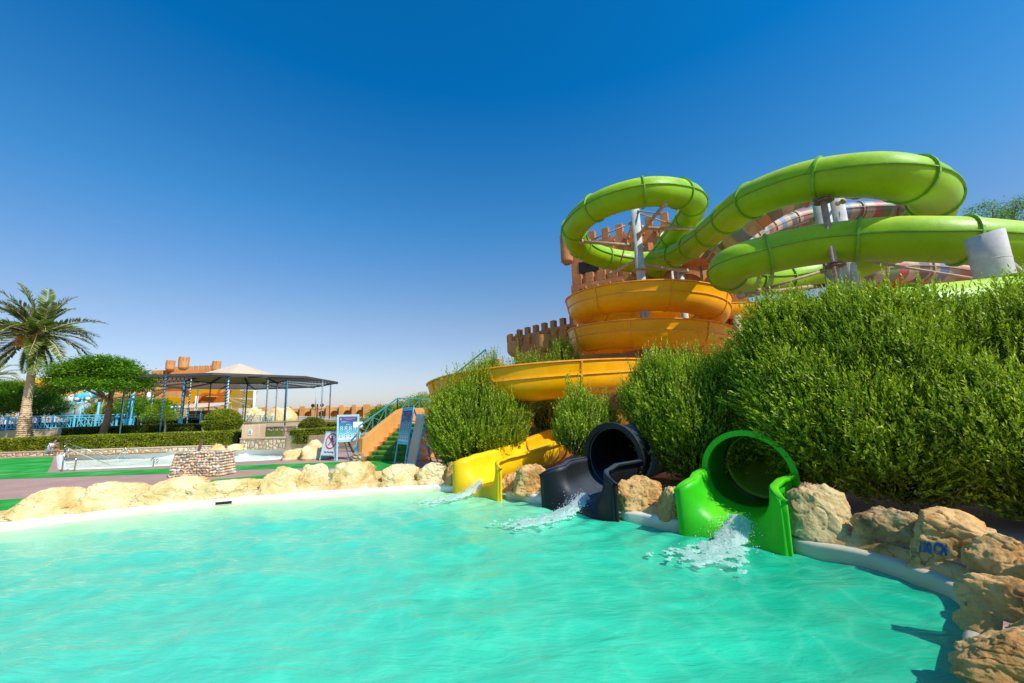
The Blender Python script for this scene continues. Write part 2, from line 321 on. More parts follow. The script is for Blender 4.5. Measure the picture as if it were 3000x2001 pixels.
# ------------------------------------------------------------------ mesh building
def tag(o, label=None, cat=None, group=None, kind=None):
    if label: o['label'] = label
    if cat: o['category'] = cat
    if group: o['group'] = group
    if kind: o['kind'] = kind
    return o
def thing(name, label, cat, loc, group=None):
    o = bpy.data.objects.new(name, None); COL.objects.link(o); o.location = loc; o.empty_display_size = .3
    return tag(o, label, cat, group)
def worldorg(o):
    p = V((0, 0, 0))
    while o is not None: p = p + o.location; o = o.parent
    return p
class MB:
    def __init__(s): s.v = []; s.f = []; s.attr = []
    def add(s, vs, fs):
        n = len(s.v); s.v.extend([tuple(p) for p in vs]); s.f.extend([tuple(i + n for i in f) for f in fs]); return s
    def box(s, c, size, rz=0, mat=None):
        hx, hy, hz = size[0] / 2, size[1] / 2, size[2] / 2
        R = mat or Matrix.Rotation(rz, 3, 'Z'); c = V(c)
        vs = [c + R @ V((x * hx, y * hy, z * hz)) for x, y, z in ((-1,-1,-1),(1,-1,-1),(1,1,-1),(-1,1,-1),(-1,-1,1),(1,-1,1),(1,1,1),(-1,1,1))]
        return s.add(vs, [(0,3,2,1),(4,5,6,7),(0,1,5,4),(1,2,6,5),(2,3,7,6),(3,0,4,7)])
    def bar(s, a, b, wdt, h=None, up=V((0, 0, 1))):
        a = V(a); b = V(b); h = h or wdt; d = (b - a).normalized()
        x = d.cross(up)
        if x.length < 1e-3: x = d.cross(V((1, 0, 0)))
        x.normalize(); y = x.cross(d).normalized()
        R = Matrix((x, d, y)).transposed()
        return s.box((a + b) / 2, (wdt, (b - a).length, h), mat=R)
    def rings(s, rs, closed=True, cap=True):
        n = len(rs[0]); base = len(s.v)
        for r in rs: s.v.extend([tuple(p) for p in r])
        for i in range(len(rs) - 1):
            for j in range(n if closed else n - 1):
                k = (j + 1) % n
                s.f.append((base + i * n + j, base + i * n + k, base + (i + 1) * n + k, base + (i + 1) * n + j))
        if cap and closed:
            s.f.append(tuple(base + j for j in reversed(range(n)))); s.f.append(tuple(base + (len(rs) - 1) * n + j for j in range(n)))
        return s
    def cyl(s, a, b, ra, rb=None, n=12, cap=True):
        a = V(a); b = V(b); rb = ra if rb is None else rb; d = (b - a).normalized()
        x = d.cross(V((0, 0, 1)));
        if x.length < 1e-3: x = V((1, 0, 0))
        x.normalize(); y = d.cross(x)
        return s.rings([[c + x * (r * math.cos(2 * pi * j / n)) + y * (r * math.sin(2 * pi * j / n)) for j in range(n)] for c, r in ((a, ra), (b, rb))], True, cap)
    def tube(s, pts, r, n=8, cap=True):
        pts = [V(p) for p in pts]; rs = []
        px_ = None
        for i, p in enumerate(pts):
            d = (pts[min(i + 1, len(pts) - 1)] - pts[max(i - 1, 0)]).normalized()
            x = d.cross(V((0, 0, 1))) if px_ is None else px_ - d * px_.dot(d)
            if x.length < 1e-3: x = V((1, 0, 0))
            x.normalize(); px_ = x; y = d.cross(x)
            rr = r[i] if isinstance(r, (list, tuple)) else r
            rs.append([p + x * (rr * math.cos(2 * pi * j / n)) + y * (rr * math.sin(2 * pi * j / n)) for j in range(n)])
        return s.rings(rs, True, cap)
    def lathe(s, c, prof, n=24, sx=1, sy=1, a0=0):
        c = V(c)
        return s.rings([[c + V((r * sx * math.cos(a0 + 2 * pi * j / n), r * sy * math.sin(a0 + 2 * pi * j / n), z)) for j in range(n)] for r, z in prof], True, True)
    def prism(s, poly, off):
        n = len(poly); off = V(off); a = [V(p) for p in poly]; b = [p + off for p in a]
        return s.add(a + b, [tuple(range(n)), tuple(range(2 * n - 1, n - 1, -1))] + [(i, i + n, (i + 1) % n + n, (i + 1) % n) for i in range(n)])
    def ball(s, c, r, seg=8, rings=6, sq=(1, 1, 1)):
        c = V(c); rs = []
        for i in range(1, rings):
            a = pi * i / rings
            rs.append([c + V((r * sq[0] * math.sin(a) * math.cos(2 * pi * j / seg), r * sq[1] * math.sin(a) * math.sin(2 * pi * j / seg), -r * sq[2] * math.cos(a))) for j in range(seg)])
        return s.rings(rs, True, True)
    def build(s, name, mat, parent=None, smooth=False, bevel=0, label=None, cat=None, group=None, kind=None, org=None, norm=True):
        me = bpy.data.meshes.new(name)
        if org is None:
            if parent is not None: org = worldorg(parent)
            else:
                a = np.array(s.v); org = V((float((a[:, 0].min() + a[:, 0].max()) / 2), float((a[:, 1].min() + a[:, 1].max()) / 2), float(a[:, 2].min())))
        ox, oy, oz = org
        me.from_pydata([(x - ox, y - oy, z - oz) for x, y, z in s.v], [], s.f)
        if norm:
            bm = bmesh.new(); bm.from_mesh(me); bmesh.ops.recalc_face_normals(bm, faces=bm.faces); bm.to_mesh(me); bm.free()
        o = bpy.data.objects.new(name, me); COL.objects.link(o)
        if parent is not None: o.parent = parent
        else: o.location = org
        for mm in (mat if isinstance(mat, (list, tuple)) else [mat]): me.materials.append(mm)
        if smooth: me.polygons.foreach_set('use_smooth', [True] * len(me.polygons))
        if bevel:
            md = o.modifiers.new('bevel', 'BEVEL'); md.width = bevel; md.segments = 2; md.limit_method = 'ANGLE'; md.angle_limit = math.radians(40)
        return tag(o, label, cat, group, kind)
def setattr_f(o, name, vals):
    a = o.data.attributes.new(name, 'FLOAT', 'POINT'); a.data.foreach_set('value', np.asarray(vals, dtype=np.float32))
def catmull(pts, step=.12):
    pts = [V(p) for p in pts]; out = []
    q = [pts[0] * 2 - pts[1]] + pts + [pts[-1] * 2 - pts[-2]]
    for i in range(1, len(q) - 2):
        a, b, c, d = q[i - 1:i + 3]; n = max(2, int((c - b).length / step))
        for k in range(n):
            t = k / n
            out.append(((b * 2) + (c - a) * t + (a * 2 - b * 5 + c * 4 - d) * t * t + (b * 3 - a - c * 3 + d) * t ** 3) * .5)
    out.append(pts[-1]); return out
def frames(pts):
    fr = []
    for i, p in enumerate(pts):
        d = (pts[min(i + 1, len(pts) - 1)] - pts[max(i - 1, 0)]).normalized()
        x = d.cross(V((0, 0, 1))); x = x.normalized() if x.length > 1e-3 else V((1, 0, 0))
        fr.append((p, d, x, x.cross(d).normalized()))      # point, direction, right, up
    return fr
def resample(pts, step):
    A = np.array([tuple(p) for p in pts]); L = np.concatenate([[0], np.cumsum(np.linalg.norm(np.diff(A, axis=0), axis=1))])
    n = max(2, int(L[-1] / step)); u = np.linspace(0, L[-1], n)
    return [V((float(np.interp(t, L, A[:, 0])), float(np.interp(t, L, A[:, 1])), float(np.interp(t, L, A[:, 2])))) for t in u]
def smooth_path(pts, it=2):
    for _ in range(it):
        pts = [pts[0]] + [(pts[i - 1] + pts[i] * 2 + pts[i + 1]) / 4 for i in range(1, len(pts) - 1)] + [pts[-1]]
    return pts
def leafmesh(name, pos, dr, nr, ln, wd, mat, parent=None, **kw):
    "pos, dr, nr: (n,3) arrays; rhombic leaves, each its own island"
    n = len(pos); dr = dr / np.linalg.norm(dr, axis=1, keepdims=True)
    sd = np.cross(dr, nr); sd /= np.linalg.norm(sd, axis=1, keepdims=True) + 1e-9
    nn = np.cross(sd, dr)
    L = ln[:, None]; W = wd[:, None]
    v = np.empty((n, 4, 3)); v[:, 0] = pos; v[:, 1] = pos + dr * L * .5 + sd * W * .5 + nn * W * .18; v[:, 2] = pos + dr * L; v[:, 3] = pos + dr * L * .5 - sd * W * .5 + nn * W * .18
    org = kw.pop('org', None)
    if org is None: org = worldorg(parent) if parent is not None else V((float(pos[:, 0].mean()), float(pos[:, 1].mean()), float(pos[:, 2].min())))
    v = (v.reshape(-1, 3) - np.array(org)).astype(np.float32)
    me = bpy.data.meshes.new(name); me.vertices.add(4 * n); me.vertices.foreach_set('co', v.ravel())
    me.loops.add(4 * n); me.loops.foreach_set('vertex_index', np.arange(4 * n, dtype=np.int32))
    me.polygons.add(n); me.polygons.foreach_set('loop_start', np.arange(0, 4 * n, 4, dtype=np.int32))
    me.update(calc_edges=True); me.validate()
    tip = kw.pop('tip', None)
    if tip is not None:
        at = me.attributes.new('tip', 'FLOAT', 'POINT'); at.data.foreach_set('value', np.repeat(tip, 4).astype(np.float32))
    o = bpy.data.objects.new(name, me); COL.objects.link(o); me.materials.append(mat)
    if parent is not None: o.parent = parent
    else: o.location = org
    return tag(o, kw.get('label'), kw.get('cat'), kw.get('group'), kw.get('kind'))
def text_mb(body, size, place, depth=.002, bold=0):
    "letters as flat solid meshes; place maps (x,y) of the text to the world"
    cu = bpy.data.curves.new('t', 'FONT'); cu.body = body; cu.size = size; cu.align_x = 'CENTER'; cu.align_y = 'CENTER'; cu.offset = bold
    ob = bpy.data.objects.new('t', cu); COL.objects.link(ob)
    dg = bpy.context.evaluated_depsgraph_get(); me = bpy.data.meshes.new_from_object(ob.evaluated_get(dg))
    mb = MB(); mb.add([place(v.co.x, v.co.y) for v in me.vertices], [tuple(p.vertices) for p in me.polygons])
    bpy.data.objects.remove(ob); bpy.data.meshes.remove(me); bpy.data.curves.remove(cu); return mb
# ================================================================== WATER SLIDES
K = 1.09
TR = .60
def tube_slide(root, pts, R, mat, ribmat, joint=1.9, striped=False, end_open=False, first=.8, seg=28):
    path = smooth_path(resample(catmull(pts, .1), .11), 3); fr = frames(path)
    mb = MB(); mb.rings([[p + x * (R * math.cos(2 * pi * j / seg)) + u * (R * math.sin(2 * pi * j / seg)) for j in range(seg)] for p, d, x, u in fr], True, False)
    o = mb.build('tube', mat, root, True)
    md = o.modifiers.new('wall', 'SOLIDIFY'); md.thickness = .035; md.offset = -1
    if striped:
        al = []
        for i in range(len(fr)): al += [i * .11] * seg
        setattr_f(o, 'along', al)
    # side seams, where upper and lower shells are bolted together
    sm = MB()
    for sgn in (-1, 1):
        rs = []
        for p, d, x, u in fr:
            c = p + x * (sgn * R)
            rs.append([c + x * (sgn * a) + u * b_ for a, b_ in ((-.02, -.016), (.055, -.016), (.055, .016), (-.02, .016))])
        sm.rings(rs, True, True)
    sm.build('seam', ribmat, root)
    n = int((len(fr) * .11 - first) / joint) + 1
    for k in range(n):
        i = int((first + k * joint) / .11)
        if i >= len(fr): break
        p, d, x, u = fr[i]; fl = MB(); rs = []
        for rr, dd in ((R - .01, -.03), (R + .065, -.03), (R + .065, .03), (R - .01, .03)):
            rs.append([p + d * dd + x * (rr * math.cos(2 * pi * j / seg)) + u * (rr * math.sin(2 * pi * j / seg)) for j in range(seg)])
        fl.rings(rs, True, False)
        f = fl.build('flange', ribmat, root)
    return fr
def flume(root, pts, prof, mat, ribmat, joint=1.7, first=.6, flange=True, step=.1):
    "open flume; prof = list of (lateral, vertical) from the outer rim to the inner rim; seam ribs at the marked heights"
    path = smooth_path(resample(catmull(pts, .1), step), 3); fr = frames(path)
    mb = MB(); mb.rings([[p + x * a + u * b_ for a, b_ in prof] for p, d, x, u in fr], False, False)
    o = mb.build('flume', mat, root, True)
    md = o.modifiers.new('wall', 'SOLIDIFY'); md.thickness = .03; md.offset = 0
    # rim rolls and the seam rib at height 0 on both sides
    def strip(nm, a0, a1, b0, b1):
        s = MB(); s.rings([[p + x * a + u * b_ for a, b_ in ((a0, b0), (a1, b0), (a1, b1), (a0, b1))] for p, d, x, u in fr], True, True); s.build(nm, ribmat, root)
    w0 = prof[0][0]; h0 = prof[0][1]; w1 = prof[-1][0]; h1 = prof[-1][1]; s0 = 1 if w0 > 0 else -1
    strip('rim', w0 - .02 * s0, w0 + .06 * s0, h0 - .02, h0 + .02); strip('rim', w1 + .02 * s0, w1 - .06 * s0, h1 - .02, h1 + .02)
    ws = [a for a, b_ in prof if abs(b_) < .02 and a * s0 > 0][0]
    strip('seam', ws - .01 * s0, ws + .065 * s0, -.018, .018)
    if flange:
        n = int((len(fr) * step - first) / joint) + 1
        for k in range(n):
            i = int((first + k * joint) / step)
            if i >= len(fr): break
            p, d, x, u = fr[i]; fl = MB(); rs = []
            for oo, dd in ((-.005, -.025), (.06, -.025), (.06, .025), (-.005, .025)):
                r_ = []
                for q, (a, b_) in enumerate(prof):
                    a0, b0 = prof[max(q - 1, 0)]; a1, b1 = prof[min(q + 1, len(prof) - 1)]
                    tx, ty = a1 - a0, b1 - b0; l = math.hypot(tx, ty); nx, ny = ty / l, -tx / l
                    if nx * a + ny * (b_ - .2) < 0: nx, ny = -nx, -ny
                    r_.append(p + d * dd + x * (a + nx * oo) + u * (b_ + ny * oo))
                rs.append(r_)
            rs.append(rs[0]); fl.rings(rs, False, False); fl.build('flange', ribmat, root)
    return fr

# ---- green enclosed slide
gp = [(1925, 790, 24), (1937, 745, 22.5), (1968, 700, 21.5), (2003, 655, 20.2), (2032, 612, 18.6), (2018, 577, 17), (1948, 562, 15.7), (1865, 567, 15.6), (1774, 594, 16.3), (1712, 632, 17.4), (1680, 680, 19), (1703, 725, 20.5),
      (1766, 753, 21.5), (1857, 768, 22), (1932, 764, 21.6), (1994, 741, 20.2), (2056, 699, 17.6), (2118, 650, 15.5), (2189, 595, 13.2), (2292, 552, 12), (2406, 524, 11.2), (2555, 512, 10.5), (2656, 524, 10.3), (2718, 548, 10.7),
      (2738, 590, 11.6), (2713, 642, 13), (2616, 725, 14.6), (2494, 778, 15.4), (2341, 812, 15.6), (2235, 822, 15.0), (2160, 815, 14), (2130, 792, 12.9), (2160, 770, 12.2), (2232, 750, 11.9), (2333, 727, 11.5), (2434, 712, 11.1),
      (2595, 700, 10.4), (2737, 702, 9.9), (2842, 707, 9.7), (3000, 722, 9.6), (3180, 742, 9.6)]
gw = [P(x, y, z * K) for x, y, z in gp]
gw += [P(3420, 800, 10.6), P(3520, 850, 9.9), P(3430, 890, 9.0), P(3240, 896, 8.6), P(3000, 893, 8.5), P(2800, 910, 8.5), P(2620, 930, 8.6), P(2500, 965, 8.8)]
# ---- exit geometry helper
def exit_frame(fl, fr_):
    a = PZ(*fl, 0); b = PZ(*fr_, 0); wv = (b - a); W = wv.length; x = wv.normalized(); back = V((-x.y, x.x, 0))
    if back.y < 0: back = -back
    return (a + b) / 2, x, back, W
def make_exit(root, fl, fr_, mat, ribmat, zrim, zbot, hood_r, length, side_front, flarelen=.34, slope=0):
    """bell-mouthed run-out: U trough that rolls outward into a square front plate standing in the water"""
    c, x, bk, W = exit_frame(fl, fr_); hw = W / 2
    nU = 36
    def upt(s, t):
        # inner trough at distance s behind the front, t in 0..1 from left rim over the bottom to right rim
        r = (hood_r - .05) * (1 - .15 * max(0, 1 - (s - flarelen) / (length - flarelen)) ** 1.5) ; zb = zbot + (s / length) * .10 + max(0, s - .8) * slope; zr = zrim - max(0, (.55 - s)) * side_front + max(0, s - .8) * slope
        a = pi * t; xx = -r * math.cos(a); k = max(0, math.sin(a)) ** .8
        zz = zr + (zb - zr) * k
        return xx, zz
    rs = []
    ns = 16
    for i in range(ns + 1):
        s = length - (length - flarelen) * i / ns
        rs.append([(upt(s, j / nU), s) for j in range(nU + 1)])
    nf = 10
    ztop0 = zrim - .55 * side_front
    for i in range(1, nf + 1):
        q = i / nf; s = flarelen * (1 - math.sin(q * pi / 2)); e = 1 - math.cos(q * pi / 2)
        row = []
        for j in range(nU + 1):
            t = j / nU; (ux, uz) = upt(flarelen, t)
            # target on the square outline
            ang = t
            if t < .34: tx, tz = -hw, None; f = t / .34
            elif t > .66: tx, tz = hw, None; f = (1 - t) / .34
            else: tx = -hw + (t - .34) / .32 * W; tz = -.22; f = None
            if tz is None:
                zt = zrim - side_front * .55 - .05; tz = zt + (-.22 - zt) * f
                if f > .999: tz = -.22
            if .34 <= t <= .66:     # keep the lip low in the middle so the water pours over it
                pass
            row.append(((ux + (tx - ux) * e, uz + (tz - uz) * (e ** 1.1)), s))
        rs.append(row)
    mb = MB(); mb.rings([[c + x * a + bk * s + V((0, 0, z)) for (a, z), s in row] for row in rs], False, False)
    o = mb.build('trough', mat, root, True); md = o.modifiers.new('wall', 'SOLIDIFY'); md.thickness = .035; md.offset = -1
    # broad rolled rim along both upper edges
    for jj, sg in ((0, -1), (nU, 1)):
        pts = [c + x * row[jj][0][0] + bk * row[jj][1] + V((0, 0, row[jj][0][1])) for row in rs]
        pts += [c + x * (sg * hw) + V((0, 0, z)) for z in np.linspace(pts[-1].z - .06, -.22, 8)]
        r = MB(); fr2 = []
        for i, p in enumerate(pts):
            k = min(1, i / ns); wd = .10 * (1 - .6 * max(0, (i - ns) / (len(pts) - ns)))
            d = (pts[min(i + 1, len(pts) - 1)] - pts[max(i - 1, 0)]).normalized(); lat = x * sg
            nrm = lat.cross(d) * sg; nrm.normalize()
            if i > ns + nf: nrm = -bk if False else bk * -1
            fr2.append([p - lat * .02 + nrm * .022, p + lat * wd + nrm * .022, p + lat * wd - nrm * .03, p - lat * .02 - nrm * .03])
        r.rings(fr2, True, True); r.build('rim', ribmat, root, True, bevel=.012)
    return c, x, bk, W
def hood(root, c, x, bk, r, zc, length, mat, ringmat, rw=.10, lining=None):
    "short shell at the back of the trough with a flat lip round its upper half"
    p = c + bk * length + V((0, 0, zc)); seg = 40; n = 34
    sh_ = MB(); rs = []
    for dd in np.linspace(-.02, 1.0, 6):
        rr = r - .05 - max(0, dd - .4) * .07
        rs.append([p + bk * dd + x * (rr * math.cos(2 * pi * j / seg)) + V((0, 0, rr * math.sin(2 * pi * j / seg) + max(0, dd) * .04)) for j in range(seg)])
    sh_.rings(rs, True, False); o = sh_.build('tube_mouth', lining or mat, root, True); md = o.modifiers.new('wall', 'SOLIDIFY'); md.thickness = .02; md.offset = 1
    rs = []
    for i in range(n + 1):
        a = pi * (-.06) + pi * 1.12 * i / n; d = x * math.cos(a) + V((0, 0, math.sin(a)))
        rs.append([p + d * rr + bk * dd for rr, dd in ((r - .05, -.03), (r - .05 + rw, -.03), (r - .05 + rw, .03), (r - .05, .03))])
    mb = MB(); mb.rings(rs, True, True); mb.build('mouth_ring', ringmat, root, True, bevel=.008)
    return p

GS = thing('green_tube_slide', 'long enclosed lime green slide looping above the bushes and ending in the rightmost exit', 'water slide', PZ(2150, 1590, 0))
GFL, GFR = (2001, 1567), (2311, 1621)
c, x, bk, W = exit_frame(GFL, GFR); mouth = c + bk * 1.25 + V((0, 0, .82))
gw += [P(2400, 1060, 9.0), mouth + bk * 2.0 + V((.45, 0, .75)), mouth + bk * 1.5 + V((.1, 0, .16)), mouth + bk * .86 + V((0, 0, .04))]
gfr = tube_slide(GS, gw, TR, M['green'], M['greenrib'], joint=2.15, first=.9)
make_exit(GS, GFL, GFR, M['greenx'], M['greenx'], .86, .16, .70, 1.25, .22)
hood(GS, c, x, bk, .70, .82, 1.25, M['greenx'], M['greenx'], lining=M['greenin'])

# ---- striped enclosed slide with the black run-out
SS = thing('striped_tube_slide', 'enclosed slide banded in red, cream and blue ending in the black exit', 'water slide', PZ(1700, 1510, 0))
sp = [(2080, 770, 23), (2120, 722, 22.5), (2165, 685, 21.5), (2244, 624, 20.5), (2333, 578, 20), (2450, 550, 19.6), (2560, 545, 19.8), (2655, 566, 20.8), (2700, 606, 23.5), (2650, 614, 26.5), (2515, 618, 27.3), (2373, 634, 27), (2280, 660, 26.4), (2200, 700, 24.8),
      (2180, 745, 22.8), (2260, 785, 21), (2400, 800, 20), (2547, 798, 19.8), (2656, 790, 19.9), (2760, 797, 20), (2870, 812, 19.6), (3000, 830, 18.5)]
sfr = tube_slide(SS, [P(a, b_, z_) for a, b_, z_ in sp], .58, M['striped'], M['beam'], joint=2.4, striped=True)
SFL, SFR = (1594, 1490), (1806, 1531)
c, x, bk, W = exit_frame(SFL, SFR)
make_exit(SS, SFL, SFR, M['black'], M['black'], .92, .20, .69, 1.35, .34)
hood(SS, c, x, bk, .69, .95, 1.35, M['black'], M['black'], rw=.13)
mouth = c + bk * 1.35 + V((0, 0, .95))
tail = [mouth + bk * .06, mouth + bk * .7 + V((0, 0, .02)), mouth + bk * 1.6 + V((.1, -.1, .15)), mouth + bk * 2.6 + V((.9, -.5, .45)), mouth + bk * 3.2 + V((2.2, -.6, .8)), mouth + bk * 3.6 + V((3.8, .2, 1.3))]
tp = smooth_path(resample(catmull(tail, .1), .11), 2); tfr = frames(tp); seg = 28
mb = MB(); mb.rings([[p + xx * (.66 * math.cos(2 * pi * j / seg)) + u * (.66 * math.sin(2 * pi * j / seg)) for j in range(seg)] for p, d, xx, u in tfr], True, False)
o = mb.build('lower_tube', M['striped'], SS, True); o.modifiers.new('wall', 'SOLIDIFY').thickness = .03
setattr_f(o, 'along', sum([[i * .21 + 1.2] * seg for i in range(len(tfr))], []))
mb = MB(); mb.rings([[p + xx * (.625 * math.cos(2 * pi * j / seg)) + u * (.625 * math.sin(2 * pi * j / seg)) for j in range(seg)] for p, d, xx, u in tfr], True, False); mb.build('tube_lining', M['black'], SS, True)
M['striped_in'] = None

# ---- yellow open spiral slide
YS = thing('yellow_open_slide', 'open yellow spiral flume winding down in three loops to the leftmost exit', 'water slide', PZ(1400, 1455, 0))
C1 = P(1888, 900, 20.3); C1.z = 0; C2 = P(1562, 1100, 16.3); C2.z = 0
yp = [P(2560, 885, 23.5), P(2350, 893, 23.6), P(2150, 900, 23.8)]
R1 = 3.06
def circ(C, R, a, z): return V((C.x + R * math.cos(math.radians(a)), C.y + R * math.sin(math.radians(a)), z))
# anticlockwise seen from above: back (90) -> west (180) -> front (270) -> east (360)
zf1, zf2 = 6.66, 5.06
a = 70
while a <= 180 + 720:
    yp.append(circ(C1, R1, a, zf1 - (a - 270) / 360 * (zf1 - zf2))); a += 20
yp = [p for p in yp]
zend = yp[-1].z
R2 = 3.35
yp.append(circ(C2, R2 + .25, 22, zend - .35))
for a_, z_ in ((0, 3.55), (-22, 3.36), (-45, 3.22), (-68, 3.11), (-90, 3.03), (-112, 2.95), (-135, 2.86), (-158, 2.76), (-180, 2.7), (-205, 2.5), (-230, 2.3), (-255, 2.12), (-280, 1.95), (-305, 1.78), (-330, 1.6)):
    yp.append(circ(C2, R2, a_, z_))
YFL, YFR = (1332, 1446), (1465, 1467)
c, x, bk, W = exit_frame(YFL, YFR)
s_end = c + bk * 2.7 + V((0, 0, 1.10))
yp += [circ(C2, R2 - .3, -352, 1.42), s_end + bk * 1.3 + V((.1, 0, .20)), s_end]
hwid = .62
def halfellipse(n, w_, d_): return [(w_ * math.cos(pi * k / n), -d_ * math.sin(pi * k / n)) for k in range(n + 1)]
profR = [(.76, .42), (.73, .30), (.70, .19), (.68, .09)] + [(q * 1.0, w_) for q, w_ in halfellipse(16, .66, .66)] + [(-.66, .10)]
profL = [(-a_, b_) for a_, b_ in profR]
# the high wall is on the outer side of each bend: right side while turning left, left side while turning right
k_switch = 3 + len(range(70, 901, 20))
path_a = yp[:k_switch]; path_b = yp[k_switch - 1:]
# part a: anticlockwise, outer side is the right hand side of travel
flume(YS, path_a, profR, M['yellow'], M['yellowrib'], joint=2.55, first=.9)
flume(YS, path_b, profL, M['yellow'], M['yellowrib'], joint=2.35, first=1.2)
make_exit(YS, YFL, YFR, M['yellowx'], M['yellowx'], .92, .18, .71, 2.72, .25, slope=.10)

# ---- steel carrying the slides
def column(label, px, py_top, zc, r, mat='steel', flange=True, struts=(), name='support_column', base=.3, cat='column', zt=None, group=None, plate=None):
    top = P(px, py_top, zc);  zt = zt or top.z
    root = thing(name, label, cat, V((top.x, top.y, base)), group)
    m = MB(); m.cyl((top.x, top.y, base), (top.x, top.y, zt), r, r, 24); m.build('post', M[mat], root, True)
    if plate:
        m = MB(); m.lathe((top.x, top.y, 0), [(r * 1.75, plate - .03), (r * 1.75, plate + .03), (r * .9, plate + .035), (r * .9, plate - .035)], 24); m.build('joint_plate', M['beam'], root)
    m = MB(); m.lathe((top.x, top.y, base), [(r * 1.9, 0), (r * 1.9, .05), (r, .06)], 20); m.build('base_plate', M['steel'], root)
    for z0, tgt, rr in struts:
        m = MB(); m.cyl((top.x, top.y, z0), tgt, rr, rr, 10)
        a = V((top.x, top.y, z0)); d = (V(tgt) - a).normalized()
        m.cyl(a + d * (r * .9), a + d * (r + .12), rr * 1.7, rr * 1.7, 10); m.ball(tgt, rr * 1.8, 8, 6)
        m.build('brace', M['beam'], root, True)
    return root
zK = 20.2
cz = P(1858, 615, zK).z
lowz = P(1870, 800, zK).z
def under(px, py, zc): return P(px, py, zc)
column('tall pale round column rising through the middle of the small green loop and yellow coils', 1860, 615, zK, .21, struts=[
    (P(1862, 700, zK).z, P(1946, 600, 16.9), .075), (P(1862, 728, zK).z, P(1703, 708, 20.6), .085), (P(1860, 672, zK).z, P(2040, 672, 20.4), .085),
    (P(1868, 768, zK).z, P(1790, 803, 23.0), .085), (P(1858, 650, zK).z, P(1728, 706, 20.8), .04), (P(1860, 618, zK).z, P(1930, 626, 18.8), .04),
    (P(1862, 620, zK).z, P(1812, 788, 23.0), .035), (P(1864, 722, zK).z, P(1962, 772, 22.5), .035), (P(1865, 786, zK).z, P(2010, 794, 21.4), .085), (P(1860, 622, zK).z, P(2000, 668, 20.4), .035)], plate=lowz - .05)
m = column('short grey column standing just right of the central column behind the yellow coils', 1992, 790, 21.6, .17)
column('left column of the grey pair under the large green loop', 2398, 560, 14.2, .24, struts=[(P(2400, 800, 14.2).z, P(2222, 852, 14.0), .05), (P(2400, 640, 14.2).z, P(2170, 718, 15.5), .05)], group='grey columns under the large green loop')
column('right column of the grey pair under the large green loop, sunlit', 2446, 560, 14.6, .21, struts=[(P(2440, 842, 14.6).z, P(2170, 866, 13.6), .075), (P(2440, 770, 14.6).z, P(2880, 820, 13), .04), (P(2440, 600, 14.6).z, P(2470, 590, 12.6), .05)], group='grey columns under the large green loop')
# brown pole with clamps right under the front of the loop
pt = P(2407, 560, 12.0)
pr = thing('clamp_pole', 'thin brown steel pole clamped to the underside of the large green loops', 'pole', V((pt.x, pt.y, .3)))
z1 = P(2407, 590, 12.0).z; z2 = P(2437, 790, 12.0).z
m = MB(); m.cyl((pt.x, pt.y, .3), (pt.x, pt.y, z1), .085, .085, 12); m.build('post', M['beam'], pr, True)
for z_ in (z1, z2):
    m = MB(); m.lathe((pt.x, pt.y, z_), [(.24, -.05), (.24, -.015), (.07, 0)], 16); m.lathe((pt.x, pt.y, z_), [(.2, .03), (.2, .06)], 6); m.bar((pt.x - .3, pt.y, z_ + .02), (pt.x + .3, pt.y, z_ + .02), .07); m.build('clamp', M['rust'], pr)
for (a_, b_, z_) in ((2940, 690, 9.3),):
    pass
t2 = P(2884, 690, 9.25)
root = thing('support_column', 'thick galvanised column with slanted top rising from bush at right edge', 'column', V((t2.x, t2.y, .3)))
m = MB(); rr = .32
rs = [[V((t2.x + rr * math.cos(2 * pi * j / 32), t2.y + rr * math.sin(2 * pi * j / 32), z_)) for j in range(32)] for z_ in (.3, t2.z - .55)]
rs.append([V((t2.x + rr * math.cos(2 * pi * j / 32), t2.y + rr * math.sin(2 * pi * j / 32), t2.z + .02 + .06 * math.cos(2 * pi * j / 32))) for j in range(32)])
m.rings(rs, True, True); m.build('post', M['steel'], root, True)
m = MB(); m.lathe((t2.x, t2.y, t2.z - .62), [(rr + .004, 0), (rr + .008, .01), (rr + .004, .02)], 32); m.build('weld_seam', M['steel'], root)
m = MB(); m.cyl((t2.x + .3, t2.y, t2.z - .5), P(3100, 880, 9.6), .045, .045, 8); m.build('brace', M['steel'], root)
# orange bracing far behind
og = P(2700, 850, 21)
root = thing('support_frame', 'orange steel frame with angled arms seen under the striped tube', 'frame', V((P(2535, 870, 21).x, P(2535, 870, 21).y, .3)))
m = MB(); q = P(2535, 820, 21); m.bar((q.x, q.y, .3), q, .5); m.build('post', M['castle2'], root)
for a_, b_ in (((2535, 850), (2620, 800)), ((2535, 870), (2470, 810)), ((2470, 810), (2690, 806)), ((2560, 880), (2640, 815))):
    m = MB(); m.bar(P(*a_, 20.8), P(*b_, 20.8), .16); m.build('arm', M['orange'], root)
# orange open slide behind, joining from the right
OS = thing('orange_open_slide', 'orange open flume curving past the castle tower behind the green loops', 'water slide', P(2180, 760, 25))
flume(OS, [P(2090, 770, 26.5), P(2135, 742, 26), P(2190, 716, 25.5), P(2250, 700, 26), P(2320, 706, 27)], [(a_ * .8, b_ * .8) for a_, b_ in profR], M['orange'], M['orange'], joint=3)
OS = thing('orange_open_slide', 'orange open flume curving under the striped tube at far right', 'water slide', P(2700, 850, 22))
flume(OS, [P(2450, 838, 24), P(2560, 826, 23.6), P(2640, 845, 23), P(2720, 838, 22.5), P(2800, 815, 22.5)], [(a_ * .7, b_ * .7) for a_, b_ in profR], M['orange'], M['orange'], joint=3)
